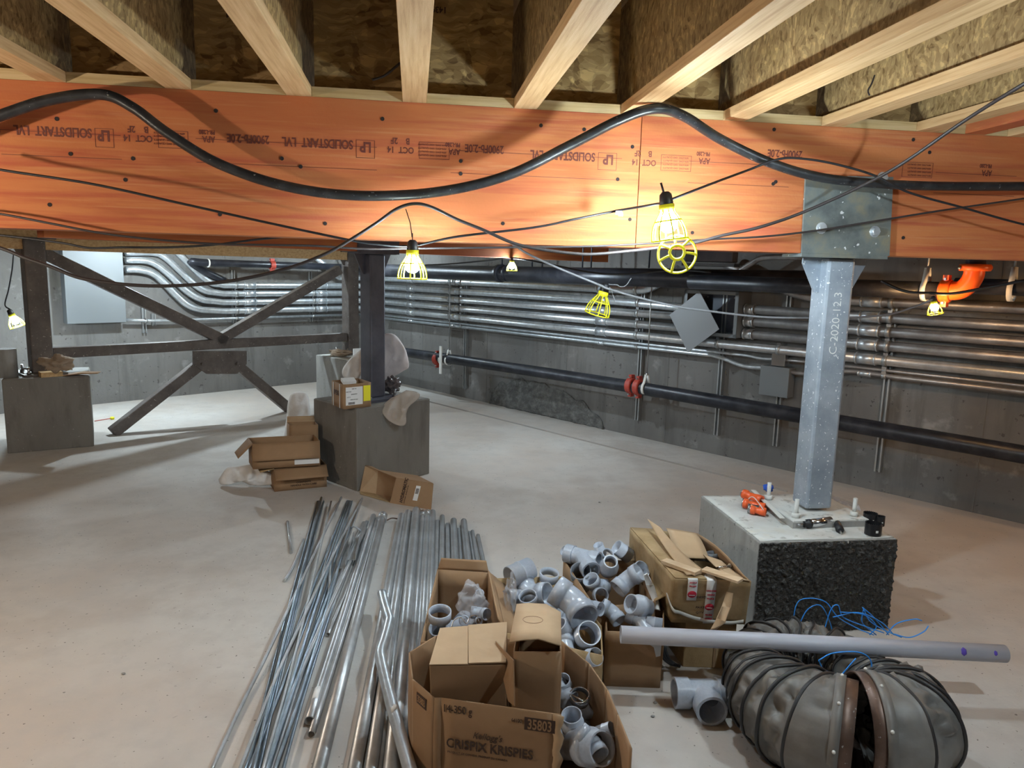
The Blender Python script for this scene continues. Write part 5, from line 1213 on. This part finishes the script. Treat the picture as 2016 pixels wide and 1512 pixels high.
# ================================================ BAGS
def sack(c, r, label, mt, name='plastic_sack', seed=0, amp=.35, fq=1.6, n=44, m_=30, lean=V(), tiefn=None):
    def fn(d):
        q = d * fq + V((seed, seed * 2, 0)); f = 1 + amp * NZ.noise(q) + amp * .5 * abs(NZ.noise(q * 2.7)) - amp * .12 * abs(NZ.noise(q * 6.5))
        return f * (tiefn(d) if tiefn else 1)
    g = MB().ball((0, 0, 0), r, n, m_, fn); c = V(c); zmin = min(v.z for v in g.v)
    for v in g.v:
        k = v.z - zmin; v += lean * k
    g.v = [v + c - V((0, 0, zmin)) for v in g.v]; return tag(g.build(name, mt), label, 'bag')
p = zp(928, 1215, .22); sack((p.x, p.y, .20), (.05, .045, .055), 'clear crumpled plastic bag among the small fittings of the rear left carton', m_bagw, 'plastic_bag', 3, .4, 2.4, tiefn=lambda d: 1 + .35 * max(0, d.z) ** 3)
p = zp(1003, 1212, .2); sack((p.x, p.y, .14), (.02, .035, .08), 'crumpled grey plastic scrap between the tall carton and the middle carton', m_bagw, 'plastic_bag', 5, .7, 2.2)
def pillow(outline, y, T, label, mt, name='woven_sack', seed=0, slope=0.0, wr=.02, fold=9):
    '''closed bag: traced rim at its own depth, filled out front and back with creased cloth'''
    P = smooth_pts([yp(px, py, y + slope * (py - outline[0][1])) for px, py in outline] + [yp(outline[0][0], outline[0][1], y)], 4)[:-1]; n = len(P)
    c = sum(P, V()) / n; fw_ = V((c.x, c.y, 0)).normalized(); vs = []; fs = []; mR = 12
    for sd in (-1, 1):
        for i in range(mR + 1):
            t_ = math.sin(i / mR * math.pi / 2)
            for k in range(n):
                q = c.lerp(P[k], t_); th = math.sqrt(max(0, 1 - t_ ** 2.2)); ang = 2 * math.pi * k / n
                w_ = wr * 1.2 * NZ.noise(V((q.x * 14 + seed, q.y * 3, q.z * 6))) - wr * 1.3 * abs(NZ.noise(V((q.x * 11 - q.z * 5, seed, q.z * 7))))
                vs.append(q + fw_ * sd * (T * th + w_ * min(1, 3 * (1 - t_))))
    N2 = (mR + 1) * n
    for h_ in (0, N2):
        for i in range(mR):
            for k in range(n):
                k2 = (k + 1) % n; f = (h_ + i * n + k, h_ + i * n + k2, h_ + (i + 1) * n + k2, h_ + (i + 1) * n + k); fs.append(f if h_ else f[::-1])
    return tag(MB().add(vs, fs, True).build(name, mt), label, 'bag')
pillow([(590, 771), (605, 777), (610, 800), (613, 850), (612, 878), (590, 884), (562, 884), (557, 865), (563, 830), (567, 790), (575, 774)], 5.9, .08, 'tall white sack standing behind the cartons left of the middle pedestal', m_sack, seed=2)
pillow([(430, 944), (446, 922), (470, 918), (500, 914), (520, 925), (545, 935), (548, 950), (520, 955), (492, 954), (475, 947), (450, 953), (434, 953)], 4.74, .06, 'crumpled white sack lying on the floor left of the brown cartons', m_sack, seed=9, wr=.045)
pillow([(715, 684), (722, 700), (716, 720), (706, 745), (690, 748), (676, 742), (674, 728), (684, 712), (700, 696)], 5.30, .05, 'white sack leaning behind the left side of the middle column', m_sack, seed=4)
pillow([(750, 660), (765, 656), (780, 661), (796, 683), (802, 700), (805, 722), (795, 730), (775, 741), (758, 746), (748, 748), (742, 720), (742, 680)], 5.36, .055, 'big pinkish-white sack behind the right side of the middle column', m_sackp, seed=12)
a_ = yp(772, 780, 5.24); sack((a_.x, a_.y, .57), (.055, .05, .055), 'dark shiny torn bag at the right foot of the middle column', mat('dark_plastic', (.10, .08, .08), .15, bump=1, bs=40), 'plastic_bag', 15, .6, 2.2)
pillow([(800, 768), (822, 772), (826, 782), (806, 800), (800, 815), (799, 835), (785, 838), (765, 828), (752, 812), (752, 800), (768, 785), (785, 776)], 4.93, .045, 'clear brownish plastic bag draped over the front of the middle pedestal', m_bag, 'plastic_bag', seed=7, slope=-.0016, wr=.03)
# labelled carton on the middle pedestal
z0 = .569; FLc = zp(690, 803, z0); e1 = dirv(12); e2 = dirv(102) 
A0 = zp(663, 797, z0); A0 = zp(656, 797, z0); B0 = zp(677, 806, z0); C0 = zp(730, 800, z0)
f1_ = (C0 - B0); s1_ = nrm(math.degrees(math.atan2(f1_.y, f1_.x))) * .22
s1_ = (V((A0.x, A0.y, 0)) - V((B0.x, B0.y, 0))).normalized() * .20
rimc = [(B0.x, B0.y), (C0.x, C0.y), (C0.x + s1_.x, C0.y + s1_.y), (B0.x + s1_.x, B0.y + s1_.y)]
cm = Carton('cardboard_box', 'small open carton with white and yellow labels on the middle pedestal', rimc, z0 + .165, m_card, .004, base=z0)
q, nn, e = cm.face(0, .36, z0 + .085); xx = V((0, 0, 1)).cross(nn); R_ = M((xx, nn, up)).transposed(); fwid = (C0 - B0).length
MB().box(q + nn * .001, (fwid * .62, .0012, .12), R_).build('white_label', m_white, cm.t)
q, nn, e = cm.face(0, .84, z0 + .095); MB().box(q + nn * .001, (fwid * .26, .0012, .105), R_).build('yellow_label', m_yellab, cm.t)
q, nn, e = cm.face(0, .35, z0 + .085)
for k in range(5): text(['SHIP TO', 'PART NO', 'QUANTITY', 'LOT 2', 'MADE IN USA'][k], .009, m_ink, cm.t, surf(q + nn * .003 + up * (.045 - .018 * k) - xx * fwid * .2 * (k % 2), xx, nn), 'label_text', 0, align='CENTER')
for k in range(12): MB().box(q + nn * .002 - xx * (.04 - .004 * k) - up * .048, (.0018 if k % 3 else .003, .001, .016), R_).build('barcode_bar', m_ink, cm.t)
q, nn, e = cm.face(3, .5, z0 + .085); text('IPEX', .045, m_ink, cm.t, surf(q + nn * .003, up.cross(nn), nn), 'printed_text', .001, align='CENTER', w=.9)
for u in (.2, .75):
    q, nn, e = cm.face(3, u, z0 + .082); MB().box(q + nn * .001, (.010, .001, .16), M((up.cross(nn), nn, up)).transposed()).build('white_tape', m_strap, cm.t)
a_ = V((B0.x, B0.y, z0 + .15)) + f1_ * .4 + s1_ * .5; g = MB(); g.box(a_ + up * .02, (.09, .06, .02), rotz(30) @ M.Rotation(.3, 3, 'X')); tag(g.build('paper_packet', m_white), 'white paper packet sticking out of the small labelled carton', 'packet')
# brown cartons left of the middle pedestal
a = zp(541, 968, 0); b = zp(643, 958, 0); bk = V((-.10, .19, 0)) * .9
cA = Carton('cardboard_box', 'lower brown carton with flaps out, left of the middle pedestal', [(a.x, a.y), (b.x, b.y), ((b + bk).x, (b + bk).y), ((a + bk).x, (a + bk).y)], .155, m_card, .004)
cA.flap(0, .10, -38, m_card, .0); cA.flap(3, .09, -10, m_card_d, .01)
q, nn, e = cA.face(0, .55, .045)
for k in range(2): text(['CONTENTS', 'HANDLE WITH CARE'][k], .018, m_ink, cA.t, surf(q + nn * .001 - up * .018 * k, up.cross(nn), nn), 'printed_text', .0003, align='CENTER')
h0 = .165; a = zp(499, 924, h0); b = zp(630, 916, h0); bk = V((-.09, .17, 0))
cB_ = Carton('cardboard_box', 'upper brown carton, wide and open, resting on the lower one', [(a.x, a.y), (b.x, b.y), ((b + bk).x, (b + bk).y), ((a + bk).x, (a + bk).y)], h0 + .17, m_card, .004, base=h0)
cB_.flap(0, .115, -72, m_card_l if False else m_card, .0); cB_.flap(3, .13, -45, m_card, .01)
q, nn, e = cB_.face(0, .8, h0 + .035); MB().box(q + nn * .004, (.16, .001, .035), M((up.cross(nn), nn, up)).transposed()).build('white_label', m_white, cB_.t)
a = zp(566, 893, .22); b = zp(622, 891, .22); bk = V((-.05, .10, 0)); a = a + V((0, .06, 0)); b = b + V((0, .06, 0))
cC = Carton('cardboard_box', 'small brown carton standing inside the upper wide carton', [(a.x, a.y), (b.x, b.y), ((b + bk).x, (b + bk).y), ((a + bk).x, (a + bk).y)], .405, m_card, .004, base=.175)
cC.flap(2, .05, 20, m_card_l, .0, curl=20)
# tipped carton right of it
P1_ = zp(768, 990, 0); P2_ = zp(848, 1003, 0); bk = zp(736, 973, 0) - P1_; bk = bk.normalized() * .0 + V((bk.x, bk.y, 0)); bk = bk + (P2_ - P1_).normalized() * .02
t = thing('cardboard_box', 'open brown carton tipped on its side in front of the middle pedestal', 'box', P1_, None)
hh = V((.012, .01, .165)); hi = [P1_ + hh + (P2_ - P1_).normalized() * .03, P2_ + hh, P2_ + hh + bk, P1_ + hh + bk]
g = MB(); g.panel(P1_, P2_, hi[1], hi[0], .004); g.panel(hi[0], hi[1], hi[2], hi[3], .004); g.panel(P2_, P2_ + bk, hi[2], hi[1], .004); g.panel(P1_, P2_, P2_ + bk, P1_ + bk, .004); g.panel(P1_ + bk, P2_ + bk, hi[2], hi[3], .004)
g.build('carton_body', m_card, t)
F0 = zp(709, 968, .004); F1 = zp(719, 918, .165)
MB().panel(F0, P1_ + bk + V((0, .003, .001)), hi[3] + V((0, .003, 0)), F1, .004).build('flap', m_card_l, t)
MB().panel(zp(709, 973, .003), P1_ + V((-.004, -.002, .003)), P1_ + bk + V((-.006, 0, .003)), F0, .004).build('flap', m_card_d, t)
MB().panel(F1 + V((0, -.002, .004)), hi[0] + V((0, 0, .002)), hi[3] + V((0, 0, .002)), F1.lerp(hi[3], .5) + V((0, .02, .004)), .004).build('flap', m_card, t)
fn2 = (P2_ - P1_).cross(hi[0] - P1_).normalized(); fn2 = -fn2 if fn2.y > 0 else fn2
vv = (hi[0] - P1_).normalized(); cpos = P1_.lerp(P2_, .30).lerp(hi[0].lerp(hi[1], .30), .08) + fn2 * .006
text('HYDROMATIC', .030, m_ink, t, surf(cpos, vv, fn2), 'printed_text', .0012, w=.86)
text('SUMP PUMP   PENTAIR WATER', .009, m_ink, t, surf(cpos + (P2_ - P1_).normalized() * .016, vv, fn2), 'printed_text', 0)
cpos = P1_.lerp(P2_, .62).lerp(hi[0].lerp(hi[1], .62), .55) + fn2 * .0055
R_ = M(((P2_ - P1_).normalized(), fn2, vv)).transposed(); MB().box(cpos, (.032, .001, .10), R_).build('white_label', m_white, t)
for k in range(9): MB().box(cpos + fn2 * .001 + vv * (.03 - .004 * k), (.022, .001, .0018 if k % 2 else .0026), R_).build('barcode_bar', m_ink, t)

# ================================================ THINGS ON THE LEFT PEDESTAL AND FLOOR
zl = .579
c = zp(14, 742, zl); g = MB(); g.tube([V((c.x, c.y, zl)), V((c.x, c.y, zl + .215)), V((c.x, c.y, zl + .22))], [.075, .075, .072], 28); tag(g.build('concrete_cylinder', m_ped), 'concrete test cylinder standing on the left pedestal', 'concrete cylinder')
a = zp(82, 744, zl); b = zp(125, 741, zl); g = MB(); g.bar(a + up * .02 + nB * .05, b + up * .02 + nB * .05, .10, .038, up); tag(g.build('wood_block', m_lum, bev=.002), 'yellowish wood block on the front edge of the left pedestal', 'wood block')
c = zp(108, 735, zl + .04); sack((c.x, c.y + .03, zl + .035), (.11, .06, .055), 'crumpled brown rag on the wood block of the left pedestal', m_rag, 'brown_rag', 21, .7, 1.9)
g = MB(); a = zp(120, 741, zl); b = zp(192, 738, zl + .02); g.sheet([[a, a + V((-.04, .16, .0))], [a.lerp(b, .5) + up * .012, a.lerp(b, .5) + V((-.04, .14, .012))], [b + up * .01, b + V((-.03, .10, .01))]], .004); tag(g.build('cardboard_sheet', m_card), 'bent cardboard sheet jutting off the right of the left pedestal', 'cardboard')
c = zp(47, 738, zl); g = MB(); g.tube(smooth_pts([V((c.x - .03, c.y, zl + .004)), V((c.x, c.y, zl + .05)), V((c.x + .06, c.y, zl + .035)), V((c.x + .09, c.y, zl + .006))], 4), .008, 8); tag(g.build('tie_bracket', m_brown), 'small dark bent bracket between the cylinder and the left column', 'bracket')
# wire with yellow plug on the floor
P = [zp(186, 829, .008), zp(205, 826, .012), zp(221, 823, .015)]
o = thing('plug_lead', 'thin red lead with a yellow end on the floor, right of the left pedestal', 'plug', P[1]); MB().tube(P, .004, 6).build('lead', m_redcl, o); MB().ball(P[2], (.022, .018, .015), 10, 8).build('plug', m_yel, o)
# bits on the far pedestal
c = V((bc.x, bc.y, .557)); sack((c.x - .12, c.y - .16, .558), (.10, .05, .03), 'dark crumpled heap of scraps on the far pedestal', m_rag, 'rubble_heap', 31, .8, 2.4)  # rubble scraps shaped as one crumpled heap
a_ = zp(700, 705, .56); g = MB(); g.box((a_.x + .05, a_.y - .12, .62), (.10, .02, .11), rotz(40)); tag(g.build('white_card', m_white), 'small white card standing on the far pedestal beside the sack', 'card')

# ================================================ RIGHT PEDESTAL ITEMS
zr = .4135
def rp(px, py, h=zr): return zp(px, py, h)
t = thing('orange_valves', 'bundle of orange threaded fittings tied with white wire on the right pedestal', 'pipe fitting', rp(1487, 990))
for k, (a, b, r) in enumerate((((1464, 972, .455), (1500, 985, .45), .021), ((1464, 990, .44), (1506, 1000, .435), .021), ((1478, 1003, .437), (1508, 1008, .437), .018))):
    A_ = zp(*a); B_ = zp(*b); d = (B_ - A_).normalized()
    o = MB().tube([A_, A_ + d * .02, A_ + d * .021, A_.lerp(B_, .5), B_ - d * .02, B_], [r * 1.1, r * 1.1, r * .8, r * .85, r * 1.05, r * 1.05], 16, rin=[r * .8, r * .7, r * .6, r * .6, r * .6, r * .7]).build('orange_fitting', m_orcl, t)
    MB().tube([A_ - d * .006, A_ + d * .003], r * .95, 16, rin=r * .75).build('steel_thread', m_steel, o)
MB().tube(smooth_pts([rp(1466, 990, .44), rp(1480, 978, .475), rp(1492, 988, .475), rp(1503, 1004, .45)], 4), .002, 6).build('tie_wire', m_strap, t)
A_ = rp(1472, 1000, .436); B_ = rp(1494, 1003, .436); d = (B_ - A_).normalized()
tag(MB().tube([A_, A_ + d * .012, A_ + d * .013, B_ - d * .004, B_], [.0215, .0215, .019, .019, .022], 18, rin=.014).build('steel_coupling', m_steel), 'short bright steel coupling in front of the orange bundle', 'pipe fitting')
sack(rp(1508, 972, zr) + V((.02, .03, 0)), (.025, .02, .018), 'small blue plastic scrap behind the orange bundle', m_blueplas, 'plastic_scrap', 41, .4)
g = MB(); q0, q1 = rp(1483, 965, .45), rp(1540, 1020, .45); g.bar(q0, q1, .022, .003, up); tag(g.build('white_strip', m_strap), 'thin white strip leaning on the base plate beside the orange bundle', 'strip')
# core bit
t = thing('core_bit', 'dark and steel core drill bit lying in front of the base plate', 'drill bit', rp(1600, 1035))
A_ = rp(1570, 1034, .432); B_ = rp(1628, 1026, .436); d = (B_ - A_).normalized()
MB().tube([A_, A_ + d * .035], .006, 10).build('shank', m_steel, t); MB().tube([A_ + d * .035, A_ + d * .05, A_ + d * .051, A_ + d * .068], [.013, .013, .020, .020], 16).build('hub', m_blk, t)
MB().tube([A_ + d * .068, B_ + d * .02], .0185, 18, rin=.016).build('barrel', m_chrome, t)
t = thing('drill_chuck', 'small dark drill arbor pointing forward on the right pedestal', 'drill bit', rp(1652, 1038)); A_ = rp(1656, 1049, .425); B_ = rp(1648, 1030, .43); d = (B_ - A_).normalized()
MB().tube([A_, A_ + d * .03], .0045, 10).build('shank', m_steel, t); MB().tube([A_ + d * .02, A_ + d * .032, A_ + d * .033, B_], [.013, .013, .017, .015], 12).build('hub', m_blk, t)
def holesaw(px, py, r, h_, label):
    c = rp(px, py); t = thing('hole_saw', label, 'hole saw', (c.x, c.y, zr), 'black hole saws'); n = 24; g = MB(); out = []; inn = []
    cc = V((c.x, c.y, zr + .002)); vs = []; fs = []; N2 = n * 2
    for rr in (r, r * .93):
        for z in (0, 1):
            for k in range(N2):
                a = 2 * math.pi * k / N2; vs.append(cc + V((rr * math.cos(a), rr * math.sin(a), 0 if z == 0 else h_ - (.004 if k % 2 else 0))))
    for k in range(N2):
        k2 = (k + 1) % N2; fs += [(k, k2, N2 + k2, N2 + k), (2 * N2 + k2, 2 * N2 + k, 3 * N2 + k, 3 * N2 + k2), (N2 + k, N2 + k2, 3 * N2 + k2, 3 * N2 + k)]
    g.add(vs, fs); g.tube([cc, cc + up * .004], r * .95, 24); g.build('toothed_cup', m_saw, t)
    MB().box(cc + V((0, -r - .0004, h_ * .4)), (r * .3, .001, r * .3)).build('slot_mark', m_strap, t)
holesaw(1718, 1052, .034, .052, 'nearest and widest black hole saw on the right pedestal'); holesaw(1712, 1031, .030, .05, 'black hole saw at the back left of the three'); holesaw(1732, 1035, .019, .045, 'smallest black hole saw, back right of the three')
A_ = rp(1640, 985, .43); B_ = rp(1692, 1004, .43)
gr = [[A_.lerp(B_, u) + V((0, .03, .004 * math.sin(u * 20))), A_.lerp(B_, u) + V((0, .015, .022)), A_.lerp(B_, u) + V((0, -.02, 0))] for u in [k / 10 for k in range(11)]]
tag(MB().sheet(gr, .002).build('plastic_wrap', m_bagw), 'rolled clear plastic wrap behind the right column on the pedestal', 'plastic wrap')

# ================================================ FLEXIBLE DUCT
t = thing('flexible_duct', 'grey fabric flexible duct folded in a loop, both open ends facing forward', 'duct', (1.08, 2.38, 0))
DCP = smooth_pts([(1.085 + (x_ - 1.105) * .86, y_, 0) for x_, y_ in ((1.005, 1.965), (.945, 1.995), (.885, 2.10), (.865, 2.25), (.885, 2.40), (.96, 2.52), (1.09, 2.575), (1.22, 2.54), (1.305, 2.43), (1.335, 2.28), (1.325, 2.13), (1.265, 2.02), (1.19, 1.985), (1.125, 1.99))], 24)
_dl = [0]
for i in range(1, len(DCP)): _dl.append(_dl[-1] + (DCP[i] - DCP[i - 1]).length)
def dctr(a):
    d_ = max(0, min(1, a)) * _dl[-1]
    for i in range(1, len(DCP)):
        if _dl[i] >= d_ - 1e-9: return DCP[i - 1].lerp(DCP[i], (d_ - _dl[i - 1]) / max(1e-9, _dl[i] - _dl[i - 1]))
    return DCP[-1]
NS, NK = 420, 72; rings = []; folds = 24
for i in range(NS + 1):
    a = i / NS; back = (1 - math.cos(2 * math.pi * a)) / 2; c = dctr(a); tg = (dctr(min(1, a + .004)) - dctr(max(0, a - .004))).normalized(); sd = V((tg.y, -tg.x, 0))
    r0 = .165 - .060 * min(1, 1.6 * back); ph = a * folds; fr_ = ph - math.floor(ph); endk = min(1, a * 14, (1 - a) * 14)
    row = []
    for k in range(NK):
        an = 2 * math.pi * k / NK; ca, sa = math.cos(an), math.sin(an)
        w_ = -.022 * abs(math.sin(math.pi * fr_)) ** .6 + .004 * math.exp(-((min(fr_, 1 - fr_)) / .05) ** 2)
        cr = .042 * NZ.noise(V((ph * .9, ca * 2.6, sa * 2.6 + 7))) - .045 * abs(NZ.noise(V((ph * 1.7, ca * 4.2, sa * 4.2)))) + .012
        r = r0 + (w_ + cr * abs(math.sin(math.pi * fr_))) * endk
        q = c + sd * (ca * r) + V((0, 0, sa * r)) ; q.z += r0
        q += tg * (.010 * NZ.noise(V((math.floor(ph + .5) * 3.1, ca * 1.5, sa * 1.5))) * endk * 1.6)
        q.z = max(.002, q.z); row.append(q)
    rings.append(row)
g = MB(); vs = [p_ for r_ in rings for p_ in r_]; g.add(vs, [(i * NK + k, i * NK + (k + 1) % NK, (i + 1) * NK + (k + 1) % NK, (i + 1) * NK + k) for i in range(NS) for k in range(NK)], True)
dobj = g.build('fabric_sleeve', m_fabric, t); md = dobj.modifiers.new('solid', 'SOLIDIFY'); md.thickness = .0025; md.offset = -1
for j in range(1, folds):
    i = round(j / folds * NS); rw = rings[i]; cc_ = sum(rw, V()) / NK
    g = MB(); g.tube([p_ + (p_ - cc_).normalized() * .002 for p_ in rw], .0042, 8, closed=True, flat=1.5); g.build('wear_strip', m_wear, t)
for i, s_ in ((0, -1), (NS, 1)):
    a = i / NS; c = dctr(a); tg = (dctr(min(1, a + .004)) - dctr(max(0, a - .004))).normalized() * s_; r0 = .165; c = c + V((0, 0, r0))
    bd = MB().tube([c - tg * .02, c + tg * .040], r0 - .004, 48, rin=r0 - .008).build('end_band', m_band, t)
    MB().tube([c - tg * .022, c + tg * .006], r0 + .003, 48, rin=r0 - .002).build('cuff', m_fabric, t)
    for k in range(8):
        an = 2 * math.pi * (k + .3) / 8; sd = V((tg.y, -tg.x, 0)); q = c - tg * .006 + sd * math.cos(an) * (r0 + .004) + V((0, 0, math.sin(an) * (r0 + .004)))
        MB().ball(q, .0055, 8, 6).build('rivet', m_strap, bd)
# blue wires
rnd = random.Random(5)
wires = [[(1560, 1240), (1568, 1190), (1590, 1178), (1625, 1185), (1650, 1215), (1690, 1238), (1720, 1250)], [(1572, 1232), (1590, 1200), (1615, 1192), (1632, 1220), (1640, 1248)], [(1620, 1250), (1636, 1200), (1650, 1192), (1660, 1215), (1700, 1232), (1740, 1246)],
         [(1640, 1215), (1690, 1206), (1735, 1225), (1760, 1250)], [(1700, 1198), (1712, 1222), (1740, 1240), (1775, 1255)], [(1700, 1200), (1698, 1226), (1725, 1250)], [(1698, 1196), (1720, 1215), (1750, 1250)], [(1745, 1250), (1765, 1228), (1800, 1219), (1815, 1222)], [(1760, 1248), (1790, 1255), (1818, 1244), (1828, 1232)],
         [(1500, 1240), (1530, 1236), (1555, 1243)], [(1655, 1205), (1700, 1210), (1725, 1232), (1712, 1250)]]
wn = ['leftmost tall arch', 'small arch inside the leftmost one', 'arch in the middle', 'long low arch to the right', 'steep strand right of the middle', 'short strand dropping right of the middle', 'topmost kinked strand', 'strand curling up at the far right', 'loose end loop at the far right', 'short strand at the far left', 'inner strand of the right arches']
for k, w_ in enumerate(wires):
    yy = 2.66 + .03 * math.sin(k * 1.7); P = [yp(x, y_, yy) for x, y_ in w_]
    tag(MB().tube(smooth_pts(P, 6), .0022, 6).build('blue_wire', m_wire), 'blue wire over the back of the duct, ' + wn[k], 'wire', 'blue wires')
for k, w_ in enumerate([[(1612, 1300), (1640, 1286), (1690, 1284), (1714, 1300), (1712, 1330), (1690, 1356), (1678, 1362)], [(1612, 1300), (1622, 1318), (1650, 1328), (1683, 1329)], [(1640, 1350), (1660, 1325), (1685, 1296)], [(1676, 1355), (1690, 1335), (1706, 1318)]]):
    P = [yp(x, y_, 2.24 + .02 * k) for x, y_ in w_]
    tag(MB().tube(smooth_pts(P, 6), .0022, 6).build('blue_wire', m_wire), 'blue wire between the duct lobes, ' + ['large loop reaching down to the right ring', 'low curve on the left', 'straight diagonal piece', 'short piece at the right lobe'][k], 'wire', 'blue wires')
# long grey pipe lying over the carton and duct
A_ = yp(1222, 1249, 2.395); B_ = yp(1978, 1287, 2.37); d = (B_ - A_).normalized()
t = thing('plastic_pipe', 'long grey plastic pipe lying over the right carton and the folded duct', 'pipe', (A_ + B_) / 2)
MB().tube([A_, B_], .0305, 28, rin=.0265).build('pipe_body', m_pipe, t)
for px, r in ((1893, .013), (1955, .008)):
    q = A_ + d * ((yp(px, 1280, 2.36) - A_).dot(d)); nn = (CP - q).normalized(); gr = []
    for i in range(7):
        row = []
        for j in range(7):
            u = (i / 6 - .5) * 2 * r * .7; an = (j / 6 - .5) * 1.0 * (1 - .5 * abs(i - 3) / 3) * (r / .013); n1 = (nn - d * nn.dot(d)).normalized(); n2 = d.cross(n1)
            row.append(q + d * u + (n1 * math.cos(an) + n2 * math.sin(an)) * .0309)
        gr.append(row)
    MB().sheet(gr, .0006).build('primer_mark', m_purple, t)
# scattered chips on the floor
for k, (px, py) in enumerate(((1285, 1412), (1290, 1385), (243, 1328), (1180, 990), (735, 955))):
    c = zp(px, py, 0); g = MB().ball((c.x, c.y, .004), (.008, .006, .004), 6, 4); tag(g.build('debris_chip', m_ped), 'tiny debris chip on the floor, ' + ['left in the shadow stripe of the long pipe', 'just left of the lone tee', 'far left in open floor', 'in open floor beyond the fittings', 'beside the tipped carton'][k], 'debris', 'floor debris')
# nail and wire stubs on the joists
P = [pl(1722, 148, B(0, -.8, 0), BA), pl(1716, 165, B(0, -.8, 0), BA), pl(1709, 178, B(0, -.8, 0), BA), pl(1712, 188, B(0, -.8, 0), BA)]
tag(MB().tube(smooth_pts(P, 3), .0025, 6).build('bent_nail', m_fastener), 'bent dark nail sticking from a joist at the upper right', 'nail')
P = [pl(733, 157, B(0, -.01, 0), BA), pl(755, 150, B(0, -.02, 0), BA), pl(775, 135, B(0, -.03, 0), BA), pl(788, 124, B(0, -.03, 0), BA)]
tag(MB().tube(smooth_pts(P, 4), .005, 8).build('wire_stub', m_brcable), 'short grey wire stub on the blocking left of the joist straight ahead', 'wire')
